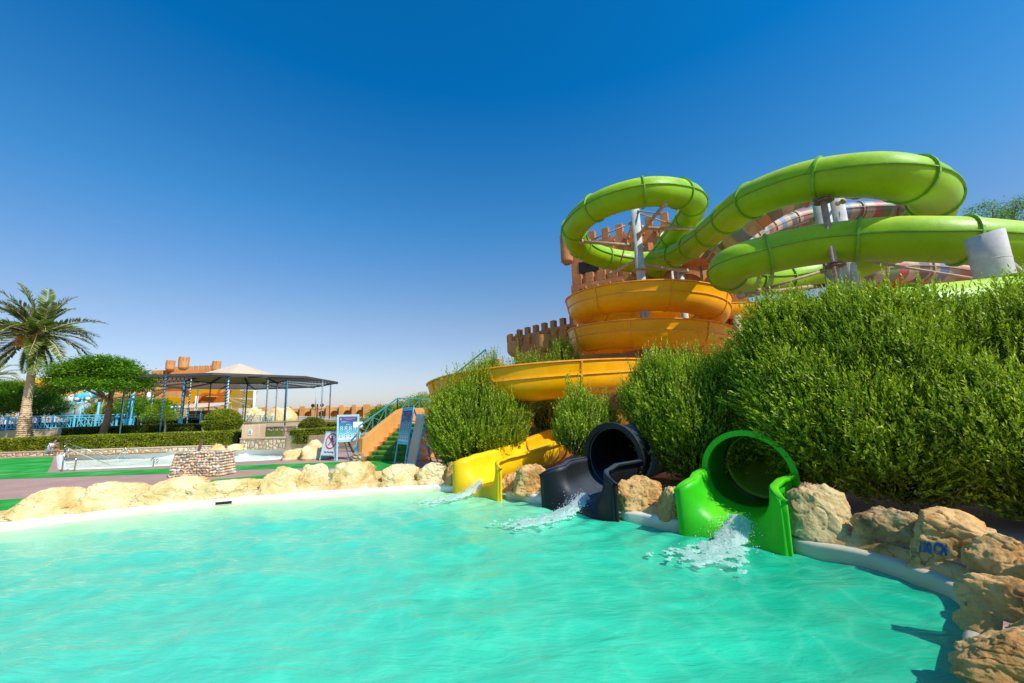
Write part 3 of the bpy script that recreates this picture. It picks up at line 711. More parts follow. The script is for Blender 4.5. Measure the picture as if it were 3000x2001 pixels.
# ================================================================== POOL, GROUND, WATER
GZ = .30
lp = [(0, 1559), (319, 1518), (638, 1484), (880, 1464), (1100, 1450), (1276, 1440), 'A', (1520, 1462), 'B', (1900, 1538), 'C', (2500, 1652), (2690, 1712), (2790, 1762), (2840, 1802), (2845, 1860), (2832, 1930), (2812, 2010)]
ring = []
for q_ in lp:
    if isinstance(q_, str):      # bays in the pool wall where the slides run in
        c_, x_, bk_, W_ = exit_frame(*{'A': ((1332, 1446), (1465, 1467)), 'B': ((1594, 1490), (1806, 1531)), 'C': ((2001, 1567), (2311, 1621))}[q_])
        for s_, t_ in ((-1, .12), (-1, 3.1 if q_ == 'A' else 2.3), (1, 3.1 if q_ == 'A' else 2.3), (1, .12)): ring.append(c_ + x_ * (s_ * (W_ / 2 - .06)) + bk_ * t_)
    else: ring.append(PZ(*q_, 0))
ring = [V((-15.5, 6.2, 0))] + ring + [V((3.1, 1.2, 0)), V((3.0, -6, 0)), V((-15.5, -6, 0))]
def densify(pts, step, closed=True):
    out = []
    n = len(pts)
    for i in range(n if closed else n - 1):
        a, b_ = pts[i], pts[(i + 1) % n]; k = max(1, int((b_ - a).length / step))
        out += [a.lerp(b_, j / k) for j in range(k)]
    return out
rg = densify(ring, .12); 
for _ in range(3): rg = [(rg[i - 1] + rg[i] * 2 + rg[(i + 1) % len(rg)]) / 4 for i in range(len(rg))]
RG = rg
def inpoly(x, y, poly):
    c = False; n = len(poly); j = n - 1
    for i in range(n):
        if (poly[i].y > y) != (poly[j].y > y) and x < (poly[j].x - poly[i].x) * (y - poly[i].y) / (poly[j].y - poly[i].y) + poly[i].x: c = not c
        j = i
    return c
def outward(rg):
    n = len(rg); res = []
    for i in range(n):
        d = (rg[(i + 1) % n] - rg[i - 1]); d.z = 0; d.normalize(); nr = V((-d.y, d.x, 0))
        p = rg[i] + nr * .3
        if inpoly(p.x, p.y, rg): nr = -nr
        res.append(nr)
    return res
nr = outward(RG)
copW = .26
mb = MB(); prof = [(-.0, -.6), (0, .0), (.0, .125), (.012, .150), (.035, .166), (.07, .172), (.19, .175), (.22, .18), (copW, .18), (copW, .1)]
rs = [[p + n_ * (a + .012 * noise.fractal(V((p.x * 3, p.y * 3, z * 6)), 1, 2, 3)) + V((0, 0, z + (.008 * noise.fractal(V((p.x * 4, p.y * 4, a * 9)), 1, 2, 3) if z > .1 else 0))) for a, z in prof] for p, n_ in zip(RG, nr)]; rs.append(rs[0])
mb.rings(rs, False, False); mb.build('pool_edge', M['coping'], None, True, kind='structure')
# rough stone ledge the boulders are set on
for nm_, cond_, mt_ in (('stone_ledge', lambda p: p.x < .9, 'rockL'), ('stone_ledge', lambda p: p.x >= .9, 'rockR')):
    mb = MB(); segs = []; cur = []
    for i in range(len(RG) + 1):
        j = i % len(RG); p = RG[j]
        if cond_(p) and i < len(RG): cur.append(j)
        elif cur:
            segs.append(cur); cur = []
    for sg in segs:
        if len(sg) < 3: continue
        rs = []
        for j in sg:
            p, n_ = RG[j], nr[j]; r_ = []
            for a, z in ((.10, .10), (.115, .185), (.15, .235), (.20, .27), (.30, .325), (.42, .33), (.55, .315), (.60, .20)):
                w_ = noise.fractal(V((p.x * 2.6, p.y * 2.6, a * 5)), 1, 2, 4)
                r_.append(p + n_ * (a + (.045 * w_ if a < .5 else 0)) + V((0, 0, z + (.05 * w_ if z > .15 else 0))))
            rs.append(r_)
        mb.rings(rs, False, False)
    mb.build(nm_, M[mt_], None, True, kind='structure')
# skimmer slot in the white wall
i_ = min(range(len(RG)), key=lambda i: (RG[i] - PZ(650, 1484, 0)).length)
a = RG[i_]; n_ = nr[i_]; tn = V((-n_.y, n_.x, 0))
sk = thing('skimmer_opening', 'dark rectangular skimmer slot in white pool wall', 'skimmer', a + V((0, 0, .05)))
m = MB(); m.box(a - n_ * .004 + V((0, 0, .075)), (.34, .02, .06), math.atan2(tn.y, tn.x)); m.build('slot', M['hole'], sk)
m = MB(); 
for dz, hh, ww, dx in ((.035, .012, .40, 0), (.115, .012, .40, 0), (.075, .09, .014, -.19), (.075, .09, .014, .19)): m.box(a - n_ * .008 + tn * dx + V((0, 0, dz)), (ww, .022, hh), math.atan2(tn.y, tn.x))
m.build('frame', M['coping'], sk)
# far shallow pool
kp = [PZ(201, 1374, GZ), PZ(400, 1367, GZ), PZ(630, 1354, GZ), PZ(825, 1344, GZ), PZ(905, 1332, GZ), PZ(880, 1316, GZ), PZ(848, 1313, GZ), PZ(480, 1322, GZ), PZ(184, 1331, GZ)]
kr = densify(kp, .5)
for _ in range(2): kr = [(kr[i - 1] + kr[i] * 2 + kr[(i + 1) % len(kr)]) / 4 for i in range(len(kr))]
kn = outward(kr)
# ground sheet with both pools cut out
bm = bmesh.new()
def loopedges(pts):
    vs = [bm.verts.new(p) for p in pts]
    for i in range(len(vs)): bm.edges.new((vs[i], vs[(i + 1) % len(vs)]))
loopedges([V((-700, -60, GZ)), V((700, -60, GZ)), V((700, 900, GZ)), V((-700, 900, GZ))])
loopedges([V((p.x, p.y, GZ)) + n_ * (copW - .03) for p, n_ in zip(RG, nr)])
loopedges([V((p.x, p.y, GZ)) + n_ * .27 for p, n_ in zip(kr, kn)])
bmesh.ops.triangle_fill(bm, use_beauty=True, edges=bm.edges[:])
bmesh.ops.recalc_face_normals(bm, faces=bm.faces)
for f in bm.faces:
    if f.normal.z < 0: f.normal_flip()
me = bpy.data.meshes.new('ground'); bm.to_mesh(me); bm.free()
o = bpy.data.objects.new('ground', me); COL.objects.link(o); me.materials.append(M['deck']); tag(o, kind='structure')
# shallow pool shell
mb = MB(); prof = [(0, -.75), (0, -.02), (.02, .015), (.05, .03), (.30, .03), (.31, -.1)]
rs = [[V((p.x, p.y, GZ)) + n_ * a + V((0, 0, z)) for a, z in prof] for p, n_ in zip(kr, kn)]; rs.append(rs[0])
mb.rings(rs, False, False); mb.build('shallow_pool_edge', M['poolwhite'], None, True, kind='structure')
# ---- water surfaces
def water_grid(name, poly, z, step, mat, amp, grow=.03, shallow_fn=None):
    xs = [p.x for p in poly]; ys = [p.y for p in poly]
    nx = int((max(xs) - min(xs)) / step) + 2; ny = int((max(ys) - min(ys)) / step) + 2; x0 = min(xs) - .05; y0 = min(ys) - .05
    X, Y = np.meshgrid(x0 + np.arange(nx) * step, y0 + np.arange(ny) * step)
    # point in polygon, vectorised
    px = np.array(xs); py = np.array(ys); ins = np.zeros(X.shape, bool); j = len(px) - 1
    dist = np.full(X.shape, 1e9)
    for i in range(len(px)):
        cnd = ((py[i] > Y) != (py[j] > Y)) & (X < (px[j] - px[i]) * (Y - py[i]) / (py[j] - py[i] + 1e-12) + px[i]); ins ^= cnd
        dist = np.minimum(dist, np.hypot(X - px[i], Y - py[i])); j = i
    keep = ins | (dist < step * 2.2)
    rng = np.random.default_rng(5); Z = np.zeros(X.shape)
    for k in range(46):
        lam = 10 ** rng.uniform(-.65, .35); th = rng.normal(1.35, .75); a = amp * lam ** .9 / 3
        Z += a * np.sin(2 * pi * (X * math.cos(th) + Y * math.sin(th)) / lam + rng.uniform(0, 6.28) + .8 * np.sin(X * .7 + k) + .8 * np.cos(Y * .9 + 2 * k))
    for cx, cy in SPLASH:
        d = np.hypot(X - cx, Y - cy); Z += .03 * np.exp(-d / .8) * np.sin(d * 14) * (d > .05)
    idx = -np.ones(X.shape, int); idx[keep] = np.arange(keep.sum())
    q = keep[:-1, :-1] & keep[1:, :-1] & keep[:-1, 1:] & keep[1:, 1:]
    i, j = np.nonzero(q); fc = np.stack([idx[i, j], idx[i, j + 1], idx[i + 1, j + 1], idx[i + 1, j]], 1)
    vs = np.stack([X[keep], Y[keep], Z[keep] + z], 1)
    me = bpy.data.meshes.new(name); me.from_pydata(vs.tolist(), [], fc.tolist()); me.polygons.foreach_set('use_smooth', [True] * len(fc))
    o = bpy.data.objects.new(name, me); COL.objects.link(o); me.materials.append(mat); tag(o, kind='structure')
    sh_ = shallow_fn(X[keep], Y[keep], dist[keep]) if shallow_fn else np.zeros(keep.sum())
    setattr_f(o, 'shallow', sh_)
SPLASH = []
for (fl_, fr2_) in (((1332, 1446), (1465, 1467)), ((1594, 1490), (1806, 1531)), ((2001, 1567), (2311, 1621))):
    c_, x_, b_, w_ = exit_frame(fl_, fr2_); q = c_ - b_ * .5; SPLASH.append((q.x, q.y))
def shal(X, Y, d):
    # the floor comes up towards the left-hand wall
    s = np.clip(1 - d / 2.6, 0, 1) ** 1.5 * np.clip((1.2 - X) / 3, 0, 1) * np.clip((Y - 2) / 3, 0, 1)
    s += .12 * np.clip((5 - X) / 12, 0, 1)
    return np.clip(s, 0, .9)
near = [p for p in RG]
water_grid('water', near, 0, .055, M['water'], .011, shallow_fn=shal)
SPL_, SPLASH = SPLASH, []
water_grid('shallow_water', kr, GZ - .40, .2, M['water2'], .012, shallow_fn=lambda X, Y, d: np.clip(1 - d / 3, 0, 1) * .8)
SPLASH = SPL_
# pool floors so that nothing is hollow
mb = MB(); mb.add([(-16, -7, -.6), (8, -7, -.6), (8, 14, -.6), (-16, 14, -.6)], [(0, 1, 2, 3)]); mb.build('pool_floor', M['poolwhite'], kind='structure')
# ---- carpets on the deck
def strip(name, pts, z, mat, label):
    P3 = [PZ(a, b_, z) for a, b_ in pts]; mb = MB(); mb.prism([V((p.x, p.y, z)) for p in P3], V((0, 0, -.008))); return mb.build(name, mat, label=label, cat='carpet')
Z1 = GZ + .012
strip('carpet', [(-60, 1345), (158, 1338), (150, 1362), (138, 1383), (60, 1386), (-60, 1389)], Z1, M['carpet'], 'broad square of green carpet beside the far pool near the crouching man')
strip('carpet', [(-60, 1392), (500, 1372), (640, 1366), (850, 1358), (1060, 1351), (1140, 1350), (1185, 1372), (1105, 1378), (1060, 1366), (850, 1371), (640, 1378), (500, 1386), (-60, 1405)], Z1 + .004, M['carpet'], 'long green carpet runner nearest the far pool running to the stair foot')
strip('carpet', [(-60, 1468), (67, 1460), (400, 1428), (566, 1409), (760, 1393), (950, 1378), (1080, 1372), (1090, 1384), (960, 1392), (770, 1406), (580, 1423), (420, 1444), (80, 1492), (-60, 1503)], Z1 + .008, M['carpet'], 'green carpet runner directly behind the row of poolside rocks')
# ---- raised ground
def terrace(name, poly, z0, z1, mat):
    mb = MB(); mb.prism([V((p[0], p[1], z0)) for p in poly], V((0, 0, z1 - z0))); return mb.build(name, mat, kind='structure')
terrace('planting_bed', [(-60, 27.5), (-14.6, 27.5), (-14.6, 31.6), (-60, 31.8)], .2, .58, M['earth'])
terrace('planting_bed', [(-60, 28.9), (-14.8, 28.6), (-14.8, 31.8), (-60, 31.8)], .9, 1.35, M['grass'])
mb = MB(); mb.add([(-120, 31.8, 2.0), (-5.5, 31.8, 2.0), (-3.2, 24, 2.0), (60, 24, 2.0), (60, 60, 1.05), (-120, 60, 1.05), (60, 240, 1.0), (-120, 240, 1.0), (-120, 31.8, .2), (-5.5, 31.8, .2), (-3.2, 24, .2), (60, 24, .2)],
    [(0, 1, 5), (1, 4, 5), (1, 2, 4), (2, 3, 4), (5, 4, 6, 7), (8, 9, 1, 0), (9, 10, 2, 1), (10, 11, 3, 2)])
mb.build('upper_terrace', M['grass'], None, norm=False, kind='structure')
terrace('planting_bed', [(-14.0, 25.6), (-5.8, 22.0), (-5.0, 31.7), (-14.0, 31.7)], .2, 1.1, M['earth'])
# ================================================================== ROCKS
def rock(label, box, z0, mat, depth=.6, seed=0, rz=0, flat=.5, group=None, lift=0, sub=6, cuts=4, amp=1.0, base_px=None, name='rock'):
    """box in photograph pixels (x0, y0, x1, y1); the rock stands on the ground at height z0 where its lower edge touches"""
    x0, y0, x1, y1 = box
    pb = PZ((x0 + x1) / 2, y1, z0)
    if z0 < .2:
        for _ in range(60):
            if inpoly(pb.x, pb.y, RG) or min((V((q.x, q.y, 0)) - V((pb.x, pb.y, 0))).length for q in RG[::3]) < .09: pb = pb + V((pb.x, pb.y, 0)).normalized() * .02
            else: break
    zc = (pb - CAM).dot(FW)
    W = (x1 - x0) / F * zc * 1.13; D = depth
    bk = V((pb.x, pb.y, 0)).normalized()
    ctr = V((pb.x, pb.y, 0)) + V((bk.x, bk.y, 0)) * D * .5
    zt = (P((x0 + x1) / 2, y0, zc + D * .45)).z
    H = max(.15, zt - z0)
    rnd = random.Random(seed)
    bm = bmesh.new(); bmesh.ops.create_icosphere(bm, subdivisions=sub, radius=1)
    off = V((rnd.uniform(-50, 50), rnd.uniform(-50, 50), rnd.uniform(-50, 50)))
    planes = []
    for _ in range(cuts + 3):
        n = V((rnd.uniform(-1, 1), rnd.uniform(-1, 1), rnd.uniform(-.1, 1))).normalized(); planes.append((n, rnd.uniform(.72, .92)))
    for v in bm.verts:
        p = v.co.copy()
        e = 3.4; l = (abs(p.x) ** e + abs(p.y) ** e + abs(p.z) ** e) ** (1 / e); p = p / l
        for n, d in planes:
            k = p.dot(n) - d
            if k > 0: p -= n * k * .85
        f = noise.fractal(p * 1.1 + off, 1.0, 2.0, 3) * .16 + noise.fractal(p * 2.6 + off, .9, 2.1, 5) * .075 + noise.fractal(p * 11 + off, .8, 2.1, 3) * .012
        rg_ = abs(noise.noise(p * 2.3 + off * 2)); f -= max(0, .09 - rg_) * .8
        if p.z < .05: 
            k = max(.80, math.sqrt(max(.04, 1 - min(.9, (p.z - .05) ** 2 * 1.1)))); p.x /= k; p.y /= k * 1.0
        p = p * (1 + f * amp)
        v.co = p
    zs = [v.co.z for v in bm.verts]; xs = [v.co.x for v in bm.verts]; ys = [v.co.y for v in bm.verts]
    zmx = max(zs); zmn = -.62
    wx = (max(xs) - min(xs)) / 2; wy = (max(ys) - min(ys)) / 2
    tx = V((bk.y, -bk.x, 0)); a = math.atan2(tx.y, tx.x) + rz
    ca, sa = math.cos(a), math.sin(a)
    for v in bm.verts:
        x = v.co.x / wx * W / 2; y = v.co.y / wy * D / 2; z = (v.co.z - zmn) / (zmx - zmn) * H
        z = max(z, -.03)
        v.co = V((x * ca - y * sa, x * sa + y * ca, z))
    me = bpy.data.meshes.new(name); bm.to_mesh(me); bm.free(); me.polygons.foreach_set('use_smooth', [True] * len(me.polygons))
    o = bpy.data.objects.new(name, me); COL.objects.link(o); o.location = V((ctr.x, ctr.y, z0 + lift)); me.materials.append(mat)
    return tag(o, label, 'rock', group)
G1 = 'pale rocks along the left pool edge'; G2 = 'rocks between and beside the slide exits'; G3 = 'brown rocks along the right pool edge'; G4 = 'rocks around the far shallow pool'
Lr = M['rockL']; Rr = M['rockR']; Sr = M['rockS']
ROCKS = [
 ('long low pale rock at far left end of the poolside row', (52, 1428, 258, 1515), Lr, .55, G1),
 ('humped pale rock second from left in the poolside row', (215, 1410, 425, 1502), Lr, .6, G1),
 ('pale flat topped rock nearest the pool side of the cobblestone pedestal', (408, 1397, 590, 1490), Lr, .6, G1),
 ('low elongated pale rock above the skimmer slot', (560, 1404, 800, 1474), Lr, .5, G1),
 ('squat pale rock with steep left edge below the far pool', (760, 1366, 880, 1450), Lr, .55, G1),
 ('pale rounded rock with vertical flutes below the no running sign', (866, 1360, 968, 1440), Lr, .55, G1),
 ('largest ochre stained flat rock below the blue poster board', (948, 1352, 1100, 1434), Lr, .65, G1),
 ('small whitish rock wedged between two larger ochre rocks', (1078, 1378, 1130, 1424), Lr, .4, G1),
 ('rounded ochre rock in front of the tall blue ladder board', (1108, 1359, 1228, 1427), Lr, .6, G1),
 ('smooth ochre boulder between ladder boards and left bush', (1216, 1354, 1320, 1427), Lr, .6, G1),
 ('dark shaded rock touching the yellow exit on its left', (1306, 1352, 1360, 1438), Rr, .5, G1),
 ('small brown rock touching right side of the yellow exit', (1464, 1385, 1530, 1450), Rr, .5, G2),
 ('tall cracked boulder between yellow and black exits', (1506, 1358, 1618, 1486), Rr, .6, G2),
 ('big craggy boulder right of the black exit', (1808, 1396, 1958, 1512), Rr, .7, G2),
 ('half shaded boulder touching left wall of the green exit', (1930, 1426, 2006, 1530), Rr, .55, G2),
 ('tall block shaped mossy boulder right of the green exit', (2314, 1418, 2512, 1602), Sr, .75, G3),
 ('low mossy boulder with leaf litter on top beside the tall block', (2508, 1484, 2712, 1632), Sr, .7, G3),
 ('big brown boulder with blue stencilled depth mark', (2698, 1494, 2950, 1694), Rr, .7, G3),
 ('pitted boulder behind and right of the depth mark boulder', (2868, 1566, 3100, 1760), Rr, .6, G3),
 ('sharp edged orange boulder above the bottom right corner boulder', (2884, 1690, 3160, 1906), Rr, .55, G3),
 ('brown boulder outside the pool edge behind the sharp orange boulder', (2990, 1640, 3300, 1860), Rr, .7, G3),
 ('brown boulder outside the pool edge beside the corner boulder', (3010, 1800, 3330, 2050), Rr, .7, G3),
 ('pitted yellow boulder in the bottom right corner', (2872, 1852, 3180, 2110), Rr, .5, G3),
]
for i, (lb, bx, mt, dp, gr) in enumerate(ROCKS):
    o = rock(lb, bx, .15, mt, dp, 31 + i * 7, group=gr, name='boulder' if dp >= .6 else 'rock')
    if 'stencilled' in lb: DEPTHROCK = o
FAR = [('rounded pale rock at the end of the front hedge', (618, 1296, 672, 1318), 1.0), ('flat pale rock beside the hedge end rock', (668, 1300, 722, 1318), 1.0), ('yellowish boulder below the meter box', (716, 1294, 756, 1316), .9),
       ('flat slab rock on far pool bank', (812, 1290, 862, 1314), 1.0), ('tall boulder behind the far pool corner', (892, 1288, 946, 1330), 1.2), ('low broad boulder at the right corner of far pool', (830, 1314, 900, 1348), 1.2), ('tall pale boulder left of the no running sign', (884, 1300, 965, 1347), 1.1)]
for i, (lb, bx, dp) in enumerate(FAR): rock(lb, bx, GZ, Lr, dp, 300 + i * 5, sub=4, group=G4)
# ochre lip of stone under the right hand rocks
# ================================================================== FOLIAGE
rng = np.random.default_rng(11)
def nrmz(a): return a / (np.linalg.norm(a, axis=1, keepdims=True) + 1e-9)
def lump(d, seed, freq=2.2, amp=.22):
    out = np.empty(len(d)); o = V((seed * 3.1, seed * 1.7, seed))
    for i in range(len(d)): q = V(d[i]); out[i] = noise.fractal(q * freq + o, 1.0, 2.0, 3) + .75 * noise.noise(q * freq * 3.1 + o)
    return 1 + out * amp
def bush(name, label, cat, ells, n, leafmat, ll=.05, lw=.016, sl=.42, per=15, upb=.65, outw=.6, seed=1, group=None, spikes=0, spike_len=.8, lean=(0, 0, 0), zmin=.32, stems=True, coremat=None, facing=-.35, tufts=1.0, root_loc=None):
    rs = np.random.default_rng(seed); E = np.array(ells, float)
    zb = min(e_[2] - e_[5] for e_ in ells); cx = float(np.mean(E[:, 0])); cy = float(np.mean(E[:, 1]))
    root = thing(name, label, cat, root_loc or V((cx, cy, max(zmin - .02, .28))), group)
    area = E[:, 3] * E[:, 5] + E[:, 4] * E[:, 5]; pr = area / area.sum()
    m = int(n * 2.6); k = rs.choice(len(E), m, p=pr)
    d = nrmz(rs.normal(size=(m, 3))); c = E[k, :3]; R = E[k, 3:]
    lm = lump(d * 1.0 + c * .35, seed)
    depth = 1.02 - np.abs(rs.normal(0, .22, m))
    pos = c + d * R * (lm * depth)[:, None]
    nr_ = nrmz(d / R)
    ok = pos[:, 2] > zmin
    for j in range(len(E)):
        q = (pos - E[j, :3]) / (E[j, 3:] * .86); ok &= ~((np.sum(q * q, 1) < 1) & (k != j))
    tocam = nrmz(np.array(CAM)[None] - pos); ok &= np.sum(nr_ * tocam, 1) > facing - rs.uniform(0, .3, m)
    pos = pos[ok][:n]; nr_ = nr_[ok][:n]; depth_ok = depth[ok][:n]; m = len(pos)
    cl = np.array([tuple(noise.noise_vector(V(q) * 1.9 + V((seed, 0, 0)))) for q in pos])
    dirs = nrmz(nr_ * outw + cl * .5 + np.array([0, 0, upb * 1.35]) + np.array(lean) + rs.normal(0, .20, (m, 3)))
    L = sl * rs.uniform(.6, 1.3, m)
    if spikes:
        top = np.argsort(-(pos[:, 2] + rs.normal(0, .25, m)))[:spikes * 3]; sel = rs.choice(top, spikes, replace=False)
        ctr = sel
        P2 = []; D2 = []; L2 = []
        for s_ in ctr:
            for q in range(5):
                P2.append(pos[s_] + rs.normal(0, .07, 3)); D2.append(nrmz((np.array([0, 0, 1.3]) + rs.normal(0, .16, 3) + np.array(lean))[None])[0]); L2.append(spike_len * rs.uniform(.45, 1.15))
        depth_ok = np.concatenate([depth_ok, np.full(len(P2), .95)])
        pos = np.vstack([pos, P2]); dirs = np.vstack([dirs, D2]); L = np.concatenate([L, L2]); m = len(pos)
    cnt = np.maximum(6, (per * L / sl)).astype(int); idx = np.repeat(np.arange(m), cnt)
    f = np.concatenate([np.linspace(.05, 1, c_) for c_ in cnt]); tot = len(idx)
    f = np.clip(f + rs.normal(0, .03, tot), 0, 1.02)
    A = dirs[idx]; bend = nrmz(rs.normal(size=(m, 3)))[idx]
    p = pos[idx] + A * (f * L[idx])[:, None] + bend * (f ** 2 * L[idx] * .12)[:, None]
    side = nrmz(np.cross(A, nrmz(rs.normal(size=(tot, 3)))))
    ang = np.where(f > .93, .12, rs.uniform(.35, .85, tot))[:, None]
    ld_ = nrmz(A * (1 - ang * .45) + side * ang); nv = nrmz(np.cross(ld_, np.cross(A, side)) + rs.normal(0, .35, (tot, 3)))
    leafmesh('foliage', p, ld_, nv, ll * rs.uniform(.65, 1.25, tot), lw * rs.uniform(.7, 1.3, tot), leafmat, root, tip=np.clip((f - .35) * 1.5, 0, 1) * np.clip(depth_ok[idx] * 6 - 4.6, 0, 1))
    # dark solid core giving the shade between leaves, kept well below the leaf surface
    mb = MB()
    for j in range(len(E)):
        bm = bmesh.new(); bmesh.ops.create_icosphere(bm, subdivisions=4, radius=1)
        vs = []
        for v in bm.verts:
            f_ = .76 * (1 + .16 * noise.fractal(v.co * 2.2 + V(E[j, :3]) * .35 * 2.2 + V((seed * 3.1, seed * 1.7, seed)), 1, 2, 3)) + .06 * noise.noise(v.co * 9)
            q = V(E[j, :3]) + V((v.co.x * E[j, 3], v.co.y * E[j, 4], v.co.z * E[j, 5])) * f_; q.z = max(q.z, zmin - .1); vs.append(q)
        bm.verts.index_update(); mb.add(vs, [tuple(x.index for x in fc.verts) for fc in bm.faces]); bm.free()
    mb.build('inner_shade_fill', coremat or M['core'], root, True, norm=False)
    if stems:
        mb = MB(); ix = rs.choice(m, min(m, 260), replace=False)
        for i in ix:
            mb.cyl(pos[i] - dirs[i] * .1, pos[i] + dirs[i] * L[i] * .8, .006, .003, 4, False)
        mb.build('twigs', M['bark'], root, kind='stuff')
    return root
def E_(px, py, zc, rx, ry, rz): c_ = P(px, py, zc); return (c_.x, c_.y, c_.z, rx, ry, rz)

def box_hedge(name, label, pts, h, thick, z0, mat, n, ll=.07, group=None, cat='hedge', wob=.05):
    "clipped hedge following a ground polyline"
    pts = [V(p) for p in pts]; root = thing(name, label, cat, V((pts[0].x, pts[0].y, z0)), group)
    path = resample(pts, .5) if len(pts) > 1 else pts
    fr = frames([V((p.x, p.y, 0)) for p in path]); mb = MB(); rs = []
    for i, (p, d, x, u) in enumerate(fr):
        prof = [(-.5, 0), (-.5, .86), (-.42, .97), (.42, .97), (.5, .86), (.5, 0)]
        rs.append([V((p.x, p.y, z0)) + x * (a * (thick - .05) + wob * .4 * noise.noise(V((i * .4, a, b_)))) + V((0, 0, (h - .03) * b_)) for a, b_ in prof])
    mb.rings(rs, True, True); mb.build('inner_shade_fill', M['core'], root, norm=False)
    r_ = np.random.default_rng(len(label) + n); A = np.array([tuple(f[0]) for f in fr]); X = np.array([tuple(f[2]) for f in fr]); seg = r_.uniform(0, len(fr) - 1.001, n); i = seg.astype(int); t = (seg - i)[:, None]
    base = A[i] * (1 - t) + A[i + 1] * t; side = nrmz(X[i] * (1 - t) + X[i + 1] * t)
    which = r_.uniform(0, 1, n); fh = h / (2 * h + thick)
    off = np.where(which < fh, -.5, np.where(which < 2 * fh, .5, r_.uniform(-.5, .5, n))); zz = np.where(which < 2 * fh, r_.uniform(0, 1, n), 1.0)
    wb = np.array([noise.noise(V((float(b[0]) * 1.1, float(b[1]) * 1.1, float(z_) * 2))) for b, z_ in zip(base, zz)])
    p = base + side * (off * thick)[:, None] + side * (np.sign(off) * wb * wob * (which < 2 * fh))[:, None]
    p[:, 2] = z0 + zz * h + np.where(which < 2 * fh, 0, wb * wob)
    nn = side * np.sign(off)[:, None] * (which < 2 * fh)[:, None] + np.array([0, 0, 1.0]) * (which >= 2 * fh)[:, None]
    dr = nrmz(nn * .5 + np.array([0, 0, .4]) + r_.normal(0, .6, (n, 3))); nv = nrmz(nn + r_.normal(0, .6, (n, 3)))
    leafmesh('foliage', p, dr, nv, ll * r_.uniform(.6, 1.3, n), ll * .55 * r_.uniform(.6, 1.3, n), mat, root)
    return root
def dome(name, label, c, rx, rz, z0, mat, n, ll=.07, bowl=None, group=None):
    root = thing(name, label, 'topiary', V((c.x, c.y, z0)), group); r_ = np.random.default_rng(n)
    def surf(prof, nn_, part, squeeze):
        mb = MB(); mb.lathe((c.x, c.y, 0), [(max(.02, r * .95 - .03), z - (.03 if i == len(prof) - 1 else 0)) for i, (r, z) in enumerate(prof)], 28); mb.build(part + '_core' if False else 'inner_shade_fill', M['core'], root, True)
        pr = np.array(prof); seg = np.hypot(np.diff(pr[:, 0]), np.diff(pr[:, 1])) * (pr[:-1, 0] + pr[1:, 0] + .05); k = r_.choice(len(seg), nn_, p=seg / seg.sum()); t = r_.uniform(0, 1, nn_)
        rr = pr[k, 0] * (1 - t) + pr[k + 1, 0] * t; zz = pr[k, 1] * (1 - t) + pr[k + 1, 1] * t; th = r_.uniform(0, 2 * pi, nn_)
        dz = pr[k + 1, 1] - pr[k, 1]; dr_ = pr[k + 1, 0] - pr[k, 0]; l = np.hypot(dz, dr_) + 1e-9
        nv = np.stack([np.cos(th) * dz / l, np.sin(th) * dz / l, -dr_ / l], 1)
        p = np.stack([c.x + rr * np.cos(th), c.y + rr * np.sin(th), zz], 1)
        leafmesh('foliage', p, nrmz(nv * .5 + np.array([0, 0, .3]) + r_.normal(0, .6, (nn_, 3))), nrmz(nv + r_.normal(0, .5, (nn_, 3))), ll * r_.uniform(.6, 1.3, nn_), ll * .55 * r_.uniform(.6, 1.3, nn_), mat, root)
    zb = z0 + (bowl or 0)
    if bowl:
        surf([(rx * .80, z0), (rx * 1.0, z0 + bowl * .5), (rx * 1.12, zb - .12), (rx * 1.12, zb), (rx * .3, zb + .02)], n, 'bowl', 1)
        zb += .04
    surf([(rx * math.cos(a) * (1 if a > .05 else .93), zb + .03 + rz * math.sin(a)) for a in np.linspace(0, pi / 2, 9)], n, 'dome', 1)
    mb = MB(); mb.cyl((c.x, c.y, z0), (c.x, c.y, zb + .2), .08, .08, 8); mb.build('trunk', M['bark'], root)
    return root
